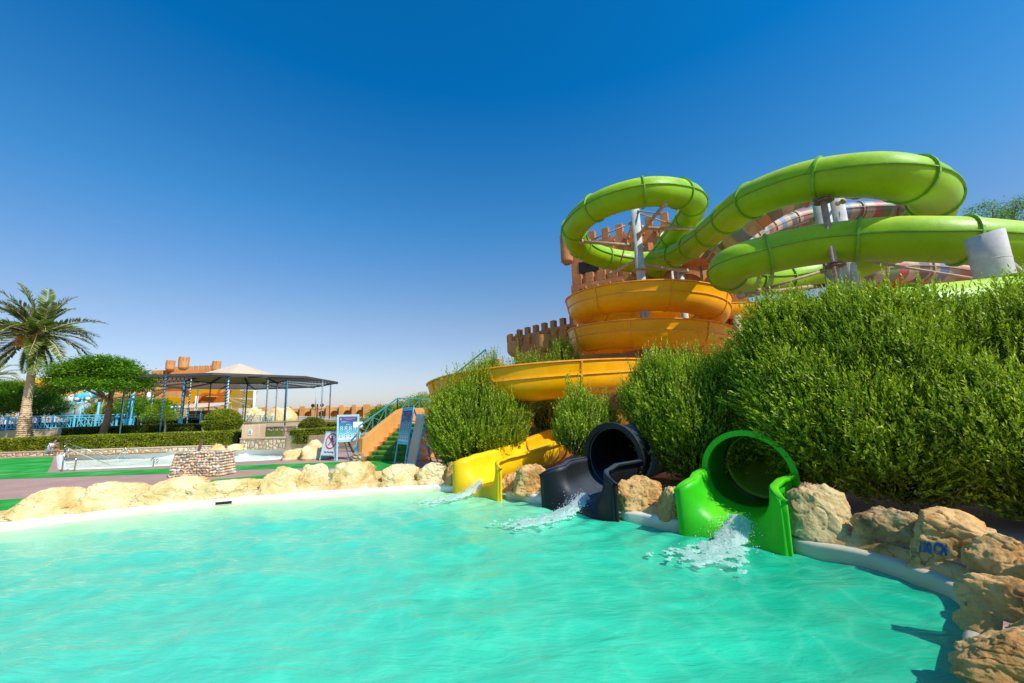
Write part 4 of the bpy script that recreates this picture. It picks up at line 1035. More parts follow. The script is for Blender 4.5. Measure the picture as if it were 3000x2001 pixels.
def tree(name, label, base, th, crown, mat, n, ll=.16, trunk_r=.16, lean=(0, 0), group=None, flat=False, flowers=0, bark='bark', limbs=6, wd=.42, zlow=None):
    "crown = list of world ellipsoids"
    base = V(base); root = thing(name, label, 'tree', base, group); r_ = np.random.default_rng(n + int(abs(base.x) * 7))
    E = np.array(crown, float); top = base + V((lean[0], lean[1], th)); mid = base.lerp(top, .5) + V((lean[0] * .2 + .05, 0, 0))
    pts = catmull([base - V((0, 0, .1)), base.lerp(mid, .5), mid, top], .25); mb = MB()
    mb.tube(pts, [trunk_r * (1.25 - .6 * i / len(pts)) * (1 + .08 * noise.noise(V((0, 0, i * .7)))) for i in range(len(pts))], 12)
    tr = mb.build('trunk', M[bark], root, True)
    mb = MB()
    for k in range(limbs):
        e_ = E[k % len(E)]; a = r_.uniform(0, 6.28); q = V((e_[0] + math.cos(a) * e_[3] * .6, e_[1] + math.sin(a) * e_[4] * .6, e_[2] + e_[5] * .1))
        s_ = base.lerp(top, r_.uniform(.8, 1)); md = s_.lerp(q, .5) + V((0, 0, -.06 * (q - s_).length + .1))
        c_ = catmull([s_, md, q], .3); mb.tube(c_, [trunk_r * .5 * (1 - .8 * i / len(c_)) for i in range(len(c_))], 6)
    mb.build('limbs', M[bark], root, True)
    area = E[:, 3] * E[:, 4] + E[:, 3] * E[:, 5]; k = r_.choice(len(E), n // 14, p=area / area.sum()); nc = len(k)
    d = nrmz(r_.normal(size=(nc, 3))); rad = r_.uniform(.45, 1.0, nc) ** .5
    lm = lump(d + E[k, :3] * .3, 5, 2.5, .3)
    c0 = E[k, :3] + d * E[k, 3:] * (rad * lm)[:, None]
    idx = np.repeat(np.arange(nc), 14); m = len(idx); cs = ll * 1.7
    p = c0[idx] + r_.normal(0, 1, (m, 3)) * np.array([cs, cs, cs * (.28 if flat else .6)])
    nv = nrmz(r_.normal(0, .5 if flat else 1, (m, 3)) + np.array([0, 0, 1.2 if flat else .5])); dr = nrmz(nrmz(d[idx] * [1, 1, .2]) + r_.normal(0, .7, (m, 3)) * [1, 1, .3] + np.array([0, 0, -.15 if flat else .1]))
    leafmesh('crown', p, dr, nv, ll * r_.uniform(.6, 1.3, m), ll * wd * r_.uniform(.6, 1.3, m), mat, root)
    if flowers:
        mb = MB()
        for i in range(flowers):
            q = c0[r_.integers(nc)]; mb.ball(q + np.array([0, 0, ll]), ll * .35, 6, 4)
        mb.build('blossoms', M['flower'], root)
    return root
def frond(base, az, el, L, droop, mbR, Lp, wind=(0, 0), nl=34, lw=.68):
    "arching palm leaf; returns leaflet arrays"
    d = V((math.cos(az) * math.cos(el), math.sin(az) * math.cos(el), math.sin(el))); p = V(base); pts = [p.copy()]; n = 14
    for i in range(n):
        d = (d + V((wind[0], wind[1], -droop * (.4 + i / n))) * .12).normalized(); p = p + d * (L / n); pts.append(p.copy())
    mbR.tube(pts, [.035 * (1 - .8 * i / n) for i in range(n + 1)], 5)
    fr = frames(pts)
    for i in range(nl):
        t = .12 + .88 * i / (nl - 1); q = t * n; k = min(int(q), n - 1); pp = pts[k].lerp(pts[k + 1], q - k); _, dd, x, u = fr[k]
        for s in (-1, 1):
            l = lw * L * .28 * (math.sin(pi * min(1, t * .85 + .15)) ** .6) + .05
            Lp.append((pp, (x * s * .75 + dd * .75 + u * .25 + V((wind[0], wind[1], -.25)) * .6 + V((random.gauss(0, .08),) * 3)).normalized(), u + x * s * .4, l))
def palm(name, label, base, H, lean, nf, L, trunk_r=.24, wind=(-.5, .1), fruit=3, group=None, seed=3, nl=34, skirts=True):
    random.seed(seed); base = V(base); root = thing(name, label, 'palm tree', base, group)
    top = base + V((lean[0], lean[1], H)); c_ = catmull([base - V((0, 0, .2)), base.lerp(top, .35) + V((-.12, 0, 0)), base.lerp(top, .7), top], .045); mb = MB(); rr = []
    for i in range(len(c_)):
        t = i / len(c_); r = trunk_r * (1.25 - .35 * t) + trunk_r * (.95 if t < .28 else .35) * max(0, 1 - t * 3.0)
        r *= 1 + (.10 if t > .4 else .2) * ((i % 3) / 2 - .5) + .09 * noise.noise(V((0, i * .4, seed))); 
        if t > .93: r *= 1 + (t - .93) * 4
        rr.append(r)
    n = 14; px_ = V((1, 0, 0)); rs = []
    for i, p in enumerate(c_):
        rs.append([p + V((math.cos(2 * pi * j / n), math.sin(2 * pi * j / n), 0)) * rr[i] * (1 + .16 * noise.noise(V((j * 1.9, i * .55, seed)))) for j in range(n)])
    mb.rings(rs, True, True); mb.build('trunk', M['palmbark'], root)
    mbR = MB(); Lp = []
    for k in range(nf):
        az = k * 2.399 + random.uniform(-.2, .2); el = math.radians(random.choice([70, 55, 40, 25, 5, -15]) + random.uniform(-8, 8)); frond(top + V((0, 0, .1)), az, el, L * random.uniform(.8, 1.1), random.uniform(.5, 1.1), mbR, Lp, wind, nl)
    if skirts:
        for k in range(4):
            az = random.uniform(-1, 1); frond(top - V((0, 0, .1)), az, math.radians(-50), L * .75, 1.0, mbR, Lp, (0, 0), nl)
    mbR.build('frond_stalks', M['palmbark'], root)
    p = np.array([tuple(a[0]) for a in Lp]); dr = np.array([tuple(a[1]) for a in Lp]); nv = np.array([tuple(a[2]) for a in Lp]); ln = np.array([a[3] for a in Lp])
    leafmesh('fronds', p, dr, nv, ln, ln * .15 + .014, M['palmleaf'], root)
    for k in range(fruit):
        az = 2 * pi * k / fruit + .4; mb = MB(); o0 = top - V((0, 0, .1)); e0 = o0 + V((math.cos(az) * .7, math.sin(az) * .7, -.15)); mb.tube([o0, o0.lerp(e0, .6) + V((0, 0, .2)), e0], .03, 5)
        for q in range(190):
            a = random.uniform(0, 6.28); r = random.uniform(0, .26); mb.ball(e0 + V((r * math.cos(a), r * math.sin(a), random.uniform(-.6, .12) + r * .3)), .05, 5, 4)
        mb.build('date_bunch', M['dates'], root)
    return root
m_, t_, b__ = newmat('palm bark'); v_ = wpos(t_)
c__ = ramp(t_, noi(t_, wpos(t_, (6, 6, 16)), 1, 6, .7), [(.3, (.34, .21, .11)), (.5, (.66, .46, .27)), (.7, (.80, .62, .42))]); t_.links.new(c__, b__.inputs['Base Color']); b__.inputs['Roughness'].default_value = .95
bump(t_, b__, noi(t_, wpos(t_, (5, 5, 14)), 1, 5), 1, .06); M['palmbark'] = m_

# ---- bushes around the slides
bush('bush', 'large rounded yellowish bush in front of the lowest yellow loop, left of the yellow exit', 'bush',
     [E_(1410, 1256, 12.5, 1.2, .95, 1.10), E_(1375, 1274, 12.2, 1.05, .85, .88), E_(1480, 1245, 12.9, .74, .8, .85), E_(1335, 1250, 12.7, .72, .8, .85), E_(1352, 1312, 11.9, .60, .5, .6)], 5200, M['leafB'], .070, .025, .42, 18, .8, .45, 3, spikes=44, spike_len=1.05, lean=(-.1, 0, 0))
bush('bush', 'small upright bush between yellow flume and black tube mouth', 'bush',
     [E_(1705, 1262, 10.4, .55, .6, .68), E_(1690, 1285, 10.2, .46, .5, .48), E_(1760, 1268, 10.6, .42, .5, .58)], 1700, M['leafB'], .074, .025, .34, 14, .9, .35, 5, spikes=16, spike_len=.75)
bush('bush', 'small dark shrub at right edge of the yellowish bush under the flume', 'bush', [E_(1600, 1225, 14.0, .6, .5, .5)], 500, M['leafA'], .06, .022, .3, 12, .7, .5, 6)
bush('bush', 'slender light bushes rising behind the lowest yellow loop', 'bush', [E_(1560, 1130, 18.5, 1.5, .8, 1.10), E_(1650, 1095, 18.8, .85, .8, 1.05), E_(1450, 1150, 18.5, 1.2, .8, .85)], 2000, M['leafB'], .085, .03, .5, 12, .9, .4, 7, spikes=26, spike_len=.9)
bush('bush', 'tall light bush tip behind the left end of the lowest yellow loop', 'bush', [E_(1400, 1150, 18.0, .85, .7, .95), E_(1440, 1125, 18.0, .5, .6, .85)], 700, M['leafB'], .085, .03, .5, 12, .9, .4, 8, spikes=10, spike_len=.9)
bush('bush', 'dense green bush between the black exit and the green exit', 'bush',
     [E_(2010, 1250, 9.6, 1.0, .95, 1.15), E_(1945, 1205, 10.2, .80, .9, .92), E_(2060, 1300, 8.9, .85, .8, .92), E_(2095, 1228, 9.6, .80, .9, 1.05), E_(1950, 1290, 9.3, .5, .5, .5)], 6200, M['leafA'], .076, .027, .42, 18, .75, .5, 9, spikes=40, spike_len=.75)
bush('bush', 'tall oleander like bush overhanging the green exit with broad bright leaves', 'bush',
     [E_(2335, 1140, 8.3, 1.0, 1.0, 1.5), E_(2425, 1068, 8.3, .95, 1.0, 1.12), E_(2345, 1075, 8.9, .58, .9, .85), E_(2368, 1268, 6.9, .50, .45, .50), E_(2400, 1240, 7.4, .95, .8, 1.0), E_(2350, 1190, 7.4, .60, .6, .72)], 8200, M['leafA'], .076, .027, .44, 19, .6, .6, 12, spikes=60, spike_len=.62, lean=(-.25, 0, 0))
bush('bush', 'huge green bush above the brown boulders on the right with upright feathery shoots', 'bush',
     [E_(2620, 1180, 6.9, .98, .9, 1.30), E_(2500, 1280, 6.7, .85, .7, .95), E_(2770, 1175, 6.9, .9, .9, 1.32), E_(2680, 1350, 6.2, .85, .6, .72), E_(2560, 1062, 7.3, .75, .8, .85)], 9500, M['leafA'], .072, .024, .46, 19, .75, .5, 13, spikes=60, spike_len=.62, lean=(-.15, 0, 0))
bush('bush', 'dark green bush running out of the picture at the right edge', 'bush',
     [E_(2960, 1185, 6.4, .95, .9, 1.35), E_(3120, 1150, 6.2, .95, .9, 1.45), E_(2950, 1330, 5.6, .85, .6, .85), E_(3180, 1400, 5.2, .9, .7, .9), E_(2840, 1300, 5.9, .6, .5, .8)], 7000, M['leafA'], .072, .024, .46, 19, .75, .5, 14, spikes=40, spike_len=.6, lean=(-.15, 0, 0))
# ---- garden beyond the far pool
HB = [V((-40, 27.9, 0)), V((-27, 27.9, 0)), V((-20.2, 27.9, 0))]
def gp_(px, py, z): return PZ(px, py, z)
box_hedge('hedge', 'long clipped yellow green hedge behind the far pool', [G(-250, 27.9, .62), G(250, 27.9, .62), G(600, 27.9, .62), G(698, 27.5, .62)], .80, .9, .62, M['hedge'], 42000, .10)
box_hedge('hedge', 'darker trimmed hedge row under the blue fence', [G(195, 30.6, 1.35), G(400, 30.6, 1.35), G(578, 30.6, 1.35)], .68, .8, 1.3, M['hedgeD'], 14000, .09)
box_hedge('hedge', 'dark hedge beyond the blue fence', [V((-62, 35.2, 2)), V((-27, 35.2, 2))], .75, .9, 1.65, M['hedgeD'], 18000, .13)
box_hedge('hedge', 'two tier clipped hedge block below the right dome topiary', [G(868, 26.0, .8), G(905, 25.2, .8), G(1000, 25.4, .8), G(1060, 26, .8)], .85, .9, .62, M['hedge'], 9000, .08)
box_hedge('hedge', 'upper hedge strip between dome topiary and stairs', [G(950, 28.5, 1.3), G(1110, 27.5, 1.3)], .62, .8, 1.15, M['hedge'], 5000, .09)
t1 = G(650, 28.9, 1.3); dome('topiary', 'large clipped topiary dome sitting in bowl shaped hedge', t1, 1.05, .72, 1.3, M['hedge'], 8000, .08, bowl=.85)
t2_ = G(915, 26.2, 1.4); dome('topiary', 'olive brown clipped dome topiary above the two tier hedge', t2_, .80, .62, 1.48, M['hedgeO'], 6000, .07)
def zc_of(p): return (V(p) - CAM).dot(FW)
pb = G(72, 29.0, 1.35); palm('date_palm', 'big date palm with ringed trunk and orange date bunches at far left', pb, 7.3, (-.65, .2), 66, 4.0, .215, (-.35, .1), 5, seed=4, nl=46)
pf = P(-60, 1230, 40); palm('date_palm', 'palm cut off by the left edge with drooping fronds', V((pf.x, pf.y, 1.9)), 5.2, (.3, 0), 26, 3.2, .25, (-.2, 0), 0, seed=8, nl=26)
pf = P(283, 1235, 38); palm('date_palm', 'short palm trunk seen behind the umbrella shaped tree', V((pf.x, pf.y, 1.9)), 2.6, (.4, 0), 16, 1.7, .22, (-.2, 0), 0, seed=9, nl=20, skirts=False)
tb = G(299, 29.2, 1.35); zc = zc_of(tb)
def EE(px, py, zc, rx, ry, rz): return E_(px, py, zc, rx, ry, rz)
tree('umbrella_tree', 'wide flat crowned green tree with reddish trunk left of the pavilion', tb, 2.6, [EE(285, 1088, zc, 2.3, 2.1, .58), EE(212, 1118, zc - .3, 1.2, 1.3, .42), EE(365, 1105, zc, 1.35, 1.5, .55), EE(300, 1065, zc, 1.5, 1.5, .42), EE(250, 1120, zc - 1.4, 1.1, 1.0, .38), EE(395, 1132, zc, .7, .9, .36), EE(175, 1140, zc, .6, .7, .22), EE(330, 1128, zc - 1.2, 1.1, .9, .32)], M['treeleaf'], 46000, .18, .20, (.25, 0), flat=True, flowers=14, wd=.42, limbs=5)
tb2 = P(110, 1250, 35); tree('bushy_tree', 'low spreading tree with red blossoms behind the date palm trunk', V((tb2.x, tb2.y, 1.9)), 1.2, [EE(60, 1165, 35, 3.3, 1.8, 1.0), EE(130, 1190, 34.5, 1.8, 1.5, .75), EE(-20, 1180, 35, 2.2, 1.5, 1.1), EE(40, 1135, 35, 1.2, 1, .6)], M['treeleaf'], 60000, .16, .15, flat=True, flowers=12, wd=.35)
tb3 = G(483, 29.2, 1.35); z3 = zc_of(tb3)
tree('ball_tree', 'small lime green round headed tree with white trunk beside the fence', tb3, 1.2, [EE(470, 1212, z3, .95, .9, .40), EE(466, 1196, z3, .60, .6, .36), EE(500, 1220, z3, .6, .6, .28), EE(440, 1222, z3, .6, .6, .26)], M['limeleaf'], 14000, .07, .06, (-.12, 0), bark='palebark', flat=True)
for i, (lb, px, py, zc, rx, rz) in enumerate([('round dark shrub with red flowers behind the fence left of the lime tree', 420, 1200, 40, 2.6, 1.0), ('brownish dry shrub behind the palm trunk', 330, 1205, 42, 1.9, .9), ('grey green shrub left of the blue waterslide bowl', 262, 1212, 44, 1.6, .9), ('dark shrub beside the stair landing', 1130, 1222, 21, .75, .5)]):
    q = P(px, py, zc); tree('shrub', lb, V((q.x, q.y, 1.9 if zc > 30 else 1.2)), .5, [(q.x, q.y, q.z, rx, rx * .7, rz), (q.x + rx * .5, q.y, q.z - .1, rx * .6, rx * .5, rz * .8)], M['treeleaf'] if i != 1 else M['hedge'], 20000, .16 if zc > 30 else .08, .08, flowers=8 if i == 0 else 0)
q = P(1215, 1190, 34); tree('leafy_tree', 'bright green tree behind the stair railing left of the yellow slide', V((q.x, q.y, 1.8)), 1.2, [(q.x, q.y, q.z, 1.5, 1.2, .75), (q.x + .9, q.y, q.z + .35, 1.0, 1, .6), (q.x - 1.2, q.y, q.z - .35, 1.0, 1, .5)], M['limeleaf'], 12000, .12, .1)
q = P(2880, 618, 30); tree('tall_tree', 'dark tree tops showing above the green tube at the right edge', V((q.x, q.y, 1.8)), 9.0, [EE(2880, 622, 30, .85, .8, .55), EE(2925, 640, 30, .8, .8, .35), EE(3010, 630, 30, 1.3, 1.2, 1.2), EE(2985, 600, 30, .6, .8, .5), EE(3080, 680, 30, 2.2, 1.5, 1.4)], M['treeleaf'], 11000, .14, .22, limbs=10)
q = P(2690, 800, 30); tree('leafy_tree', 'small patch of green tree under the striped tube', V((q.x, q.y, 1.8)), 5, [EE(2690, 812, 30, 1.0, .8, .45), EE(2740, 822, 30, .9, .8, .4)], M['treeleaf'], 3500, .14, .15, limbs=3)
# ================================================================== CASTLE WITH THE SLIDE TOWER
def wall_along(a, b, z0, z1, th, name, mat, root, **kw):
    a = V((a.x, a.y, 0)); b = V((b.x, b.y, 0)); d = (b - a).normalized(); n = V((-d.y, d.x, 0))
    if n.dot(V((a.x, a.y, 0))) < 0: n = -n
    m = MB(); m.prism([a + V((0, 0, z0)), b + V((0, 0, z0)), b + n * th + V((0, 0, z0)), a + n * th + V((0, 0, z0))], V((0, 0, z1 - z0))); return m.build(name, mat, root, **kw)
def merlons(root, a, b, z, n, mat, w=.75, h=.9, th=.35, t_br=True, drop=.35, step=0):
    a = V((a.x, a.y, 0)); b = V((b.x, b.y, 0)); d = (b - a).normalized(); nn = V((-d.y, d.x, 0)); L = (b - a).length
    if nn.dot(a) > 0: nn = -nn        # towards the camera
    ang = math.atan2(d.y, d.x)
    for i in range(n):
        c = a + d * (L * (i + .5) / n); zz = z + step * i
        m = MB(); m.box(c - nn * th * .5 + V((0, 0, zz + h / 2)), (w, th, h), ang); m.build('merlon', mat, root, bevel=.03)
        if t_br:
            m = MB(); c2 = c + d * (L / n * .5) + nn * .10
            m.box(c2 + V((0, 0, zz - drop)), (w * .75, .2, .2), ang); m.box(c2 + V((0, 0, zz - drop - .34)), (w * .26, .2, .48), ang); m.build('corbel', mat, root, bevel=.02)
def round_turret(root, c, z0, z1, r, mat, nm=7, name='turret'):
    m = MB(); m.lathe((c.x, c.y, 0), [(r * .5, z0 - r * .7), (r * .8, z0 - r * .4), (r * .96, z0 - .10), (r, z0), (r, z1), (r - .25, z1), (r - .25, z1 - .4)], 20); o = m.build(name, mat, root)
    for k in range(nm):
        a = 2 * pi * k / nm + .3; m = MB(); m.box((c.x + (r - .13) * math.cos(a), c.y + (r - .13) * math.sin(a), z1 + .3), (.26, r * .5, .6), a); m.build('merlon', mat, o)
cm = M['castle']
A = P(1671, 742, 31); B = P(2010, 560, 27.3)
A = V((A.x, A.y, 0)); ztop = P(1733, 712, 30.5).z
B = V((B.x, B.y, 0))
CT = thing('castle_tower', 'brown sandstone style castle tower with battlements behind the green and yellow slides', 'castle', V(((A.x + B.x) / 2, (A.y + B.y) / 2, 1.85)))
wall_along(A, B, 1.8, ztop, 4.5, 'wall', cm, CT)
d_ = (B - A).normalized(); nn_ = V((-d_.y, d_.x, 0)); nn_ = -nn_ if nn_.dot(A) > 0 else nn_
merlons(CT, A + d_ * 1.2, B, ztop, 7, cm, .50, .85, .4)
# lower front parapet with its own battlements
zl = P(1760, 828, 29.5).z
A2 = A + nn_ * .55; B2 = B + nn_ * .55
wall_along(A2 + d_ * .1, A2 + d_ * 4.6, 1.8, zl, .5, 'front_parapet', cm, CT)
merlons(CT, A2 + d_ * .2, A2 + d_ * 4.6, zl, 5, cm, .58, .75, .35)
tc_ = P(1660, 742, 31); round_turret(CT, V((tc_.x, tc_.y, 0)), P(1655, 765, 31).z, P(1655, 712, 31).z, .45, cm, 6)
# recessed panels and pipework
for (px0, py0, px1, py1, zc) in ((1885, 722, 1912, 690, 28.5),):
    q0 = P(px0, py0, zc); 
q = A + d_ * (B - A).length * .62 + nn_ * .03
m = MB(); m.box(q + V((0, 0, ztop - 2.3)), (1.7, .12, 1.2), math.atan2(d_.y, d_.x)); m.build('recess', M['castle'], CT)
m = MB(); m.box(q + nn_ * .05 + V((0, 0, ztop - 2.35)), (1.4, .12, .95), math.atan2(d_.y, d_.x)); m.build('opening', M['hole'], CT)
q = A + d_ * 1.35; m = MB(); m.box(q + V((0, 0, zl + 1.35)), (1.5, .06, .95), math.atan2(d_.y, d_.x)); m.build('opening', M['hole'], CT)
# drum tower
dc = P(2010, 800, 27.5); dc = V((dc.x, dc.y, 0)); R_ = 2.55; zd = P(2060, 765, 25.4).z
m = MB(); m.lathe((dc.x, dc.y, 0), [(R_ - .35, 1.8), (R_ - .35, zd - .3), (R_, zd - .15), (R_ + .12, zd + .05), (R_ + .12, zd + .35), (R_ - .05, zd + .35), (R_ - .1, zd + 1.5), (R_ - .4, zd + 1.5), (R_ - .4, zd + 1.2)], 40); m.build('drum_tower', cm, CT)
for k in range(12):
    a = 2 * pi * k / 12; m = MB(); m.box((dc.x + (R_ - .25) * math.cos(a), dc.y + (R_ - .25) * math.sin(a), zd + 1.8), (.35, .6, .6), a); m.build('merlon', cm, CT)
def on_drum(px, zc_guess, rr):
    best = min((abs(proj(V((dc.x + rr * math.cos(a), dc.y + rr * math.sin(a), 6)))[0] - px), a) for a in np.linspace(pi, 2 * pi, 200)); return best[1]
for px, z_, w_, h_ in ((2078, zd + .85, 1.0, .6), (1975, zd + .85, .6, .8)):
    a = on_drum(px, 25, R_); m = MB(); m.box((dc.x + (R_ - .04) * math.cos(a), dc.y + (R_ - .04) * math.sin(a), z_), (.12, w_, h_), a); m.build('opening', M['hole'], CT)
# dark arch of the lower storey (a blind arch ring on the drum)
mb = MB(); rs = []
for t in np.linspace(0, pi, 22):
    pts_ = []
    for (rr, dr) in ((1.0, .02), (1.22, .02), (1.22, -.16), (1.0, -.16)):
        a = on_drum(2030, 25, R_) + rr * math.cos(t) / (R_ * .62) * .75; z_ = zd - 1.95 + rr * math.sin(t) * 1.15; pts_.append(V((dc.x + (R_ - .33 - dr + .02 * 0) * math.cos(a) + 0, dc.y + (R_ - .33 - dr) * math.sin(a), z_)))
    rs.append(pts_)
mb.rings(rs, True, True); mb.build('arch', cm, CT)
# block to the right with cross shaped windows
q0 = P(2108, 700, 25.5); q1 = P(2170, 700, 25.0)
wall_along(V((q0.x, q0.y, 0)), V((q1.x, q1.y, 0)), 1.8, P(2150, 728, 25.2).z, 3, 'side_block', cm, CT)
for px, py in ((2118, 742), (2138, 752), (2128, 930), (2190, 960)):
    m = MB(); q = P(px, py, 25); m.box(q, (.45, .3, .16)); m.box(q - V((0, 0, .32)), (.16, .3, .6)); m.build('corbel', M['castle2'], CT, bevel=.02)
q0 = P(2166, 900, 24); q1 = P(2216, 900, 24)
wall_along(V((q0.x, q0.y, 0)), V((q1.x, q1.y, 0)), 1.8, P(2190, 935, 24).z, 2.0, 'lower_block', cm, CT)
# thin posts standing between the coils and the drum
for px, py, lb in ((2052, 780, 'thin brown post in front of the drum tower'), (1968, 792, 'thin grey post behind the coils beside the drum tower')):
    q = P(px, py, 23.5); r = thing('thin_post', lb, 'post', V((q.x, q.y, .3))); m = MB(); m.cyl((q.x, q.y, .3), q, .075, .075, 10); m.build('shaft', M['beam'] if px > 2000 else M['steel'], r, True); m = MB(); m.lathe((q.x, q.y, q.z), [(.11, -.02), (.11, .03)], 12); m.build('cap', M['beam'], r)
column('brown pole at the right side of the yellow coils under the orange flume', 2158, 925, 21, .20, mat='beam')
for px, py, lb in ((2196, 925, 'left thin pole under the orange flume'), (2205, 925, 'right thin pole under the orange flume')):
    pass
# wing on the left
A = P(1507, 985, 34.5); B = P(1690, 950, 29.5); A.z = B.z = 0; zt_ = P(1507, 987, 34.5).z
CW = thing('castle_wing', 'low castle wall with battlements and round turrets left of the yellow coils', 'castle', V(((A.x + B.x) / 2, (A.y + B.y) / 2, 1.85)))
wall_along(A, B, 1.8, zt_, 3, 'wall', cm, CW); merlons(CW, A, B, zt_, 7, cm, .42, .58, .35, drop=.30)
tq = P(1507, 1000, 34.3); round_turret(CW, V((tq.x, tq.y, 0)), P(1507, 1030, 34.3).z, P(1507, 1002, 34.3).z, .62, M['castle2'], 5)
tq = P(1592, 1000, 31.6); round_turret(CW, V((tq.x, tq.y, 0)), P(1592, 1016, 31.6).z, P(1592, 982, 31.6).z, .55, M['castle2'], 1)

# ================================================================== ARCADED WALL FAR BEHIND
AW = thing('arcade_wall', 'long orange arcaded wall with buttress piers on the horizon behind the signs', 'wall', V((-24, 62, 1.9)))
a = P(770, 1196, 62); b = P(1290, 1190, 66); a.z = b.z = 0; L = (b - a).length; d_ = (b - a).normalized(); ang = math.atan2(d_.y, d_.x); nn_ = V((d_.y, -d_.x, 0))
zt_ = P(1000, 1192, 64).z; zb_ = 0
nb = 14; bw = L / nb
m = MB(); m.box((a + b) / 2 - nn_ * .9 + V((0, 0, zt_ / 2 + .2)), (L, .3, zt_ - .6), ang); m.build('back_wall', M['wall'], AW)
for i in range(nb):
    cx = a + d_ * (bw * (i + .5)); r = bw * .36; zs = zt_ - .55 - r
    poly = []
    hw = bw / 2
    outer = [(-hw, zt_ - .05), (-hw, 0), (-r, 0)] + [(-r * math.cos(t), zs + r * math.sin(t)) for t in np.linspace(0, pi, 13)] + [(r, 0), (hw, 0), (hw, zt_ - .05)]
    m = MB(); m.prism([cx + d_ * x + V((0, 0, z)) for x, z in outer], -nn_ * .7); m.build('arch', M['wall'], AW)
    m = MB(); rs = []
    for t in np.linspace(0, pi, 14): rs.append([cx + nn_ * (.0 + o_) + d_ * (-(r + q_) * math.cos(t)) + V((0, 0, zs + (r + q_) * math.sin(t))) for q_, o_ in ((0.0, -.05), (.0, .10), (.17, .10), (.17, -.05))])
    m.rings(rs, True, True); m.build('arch_moulding', M['wall'], AW)
for i in range(nb + 1):
    c = a + d_ * (bw * i); m = MB(); m.box(c + nn_ * .25 + V((0, 0, (zt_ + .25) / 2)), (.55 if i % 4 else .95, .6, zt_ + .25), ang); m.build('pier', M['castle2'], AW, bevel=.03)

# ================================================================== CASTLE BEHIND THE PAVILION
o2 = M['castle2']
LC = thing('castle', 'orange castle with battlements and round turrets behind the pavilion roof', 'castle', V((-46, 62, 1.9)))
def PW(px, py, zc=62): return P(px, py, zc)
def block(x0, x1, ytop, zc, nm, mat=o2, root=LC, th=4, mer=0, mw=.8, mh=.9, t_br=False, zb=1.9, yb=None):
    p0 = PW(x0, ytop, zc); p1 = PW(x1, ytop, zc); z1 = (p0.z + p1.z) / 2
    wall_along(V((p0.x, p0.y, 0)), V((p1.x, p1.y, 0)), zb if yb is None else PW((x0 + x1) / 2, yb, zc).z, z1, th, nm, mat, root)
    mw = math.hypot(p1.x - p0.x, p1.y - p0.y) / max(mer, 1) * .5; mh = .6
    if mer: merlons(root, V((p0.x, p0.y, 0)), V((p1.x, p1.y, 0)), z1, mer, mat, mw, mh, .5, t_br)
block(500, 640, 1083, 62, 'upper_wall', mer=9, mw=.8)
block(470, 600, 1104, 58, 'front_wall', mer=0)
block(440, 505, 1096, 60, 'side_wall', mer=5, mw=.6, mh=.7)
block(380, 520, 1148, 55, 'lower_wall', mer=0)
block(615, 655, 1100, 61, 'end_wall', mer=3, mw=.7)
for px, y0, y1, r, zc in ((498, 1080, 1068, .55, 60), (537, 1076, 1058, .62, 58), (633, 1082, 1070, .55, 61)):
    q = PW(px, y0, zc); round_turret(LC, V((q.x, q.y, 0)), q.z, PW(px, y1, zc).z, r, o2, 6)
# brown covered flume rolling down on the left of the castle
BF = thing('brown_slide', 'orange brown wide slide sweeping down left of the castle', 'water slide', P(380, 1200, 55))
flume(BF, [P(240, 1190, 54), P(290, 1178, 54), P(350, 1165, 54), P(420, 1158, 55), P(490, 1140, 56), P(560, 1134, 57)], [(1.3, .75), (1.25, .0), (.9, -.55), (0, -.75), (-.9, -.55), (-1.25, 0), (-1.3, .75)], o2, o2, flange=False, step=.4)
for px in (340, 437):
    q = P(px, 1150, 54); r = thing('slide_pole', 'white pole carrying the brown slide, ' + ('left one by the palm trunk' if px < 400 else 'right one beside the castle'), 'pole', V((q.x, q.y, 1.9))); m = MB(); m.cyl((q.x, q.y, 1.9), q, .22, .22, 10); m.build('shaft', M['white'], r, True); m = MB(); m.bar(q, q + V((-1.6, 0, .9)), .15); m.build('arm', M['white'], r)
# tube slides on the far left
def simple_tube(name, label, pts, R, mat, rib):
    r = thing(name, label, 'water slide', V((pts[0].x, pts[0].y, 1.9))); path = resample(catmull(pts, .3), .35); fr = frames(path); mb = MB()
    mb.rings([[p + x * (R * math.cos(2 * pi * j / 16)) + u * (R * math.sin(2 * pi * j / 16)) for j in range(16)] for p, d, x, u in fr], True, True); mb.build('tube', mat, r, True)
    for i in range(3, len(fr), 7):
        p, d, x, u = fr[i]; f_ = MB(); f_.rings([[p + d * q + x * ((R + .07) * math.cos(2 * pi * j / 16)) + u * ((R + .07) * math.sin(2 * pi * j / 16)) for j in range(16)] for q in (-.05, .05)], True, True); f_.build('flange', rib, r)
    for i in (2, len(fr) // 2, len(fr) - 4):
        p = fr[i][0]; m = MB(); m.cyl((p.x, p.y, 1.9), (p.x, p.y, p.z - R * .8), .13, .13, 8); m.build('support', M['white'], r)
    return r
simple_tube('yellow_tube_slide', 'straight yellow tube slide behind the umbrella shaped tree', [P(140, 1172, 46), P(200, 1162, 46.5), P(270, 1150, 47), P(320, 1142, 48)], .42, M['yellow'], M['yellowrib'])
simple_tube('blue_tube_slide', 'blue tube slide with white lower section behind the umbrella shaped tree', [P(228, 1166, 45.6), P(268, 1156, 46), P(330, 1145, 47)], .48, M['blue'], M['white'])
simple_tube('white_tube_slide', 'white tube section leading down to the blue bowl', [P(165, 1180, 44.9), P(200, 1172, 45.2), P(222, 1167, 45.5)], .46, M['white'], M['bluegrey'])
simple_tube('yellow_tube_slide', 'yellow and orange tube slide crossing behind the big palm at far left', [P(-60, 1140, 50), P(30, 1133, 50), P(90, 1126, 50), P(140, 1118, 51)], .62, M['yellow'], M['orange'])
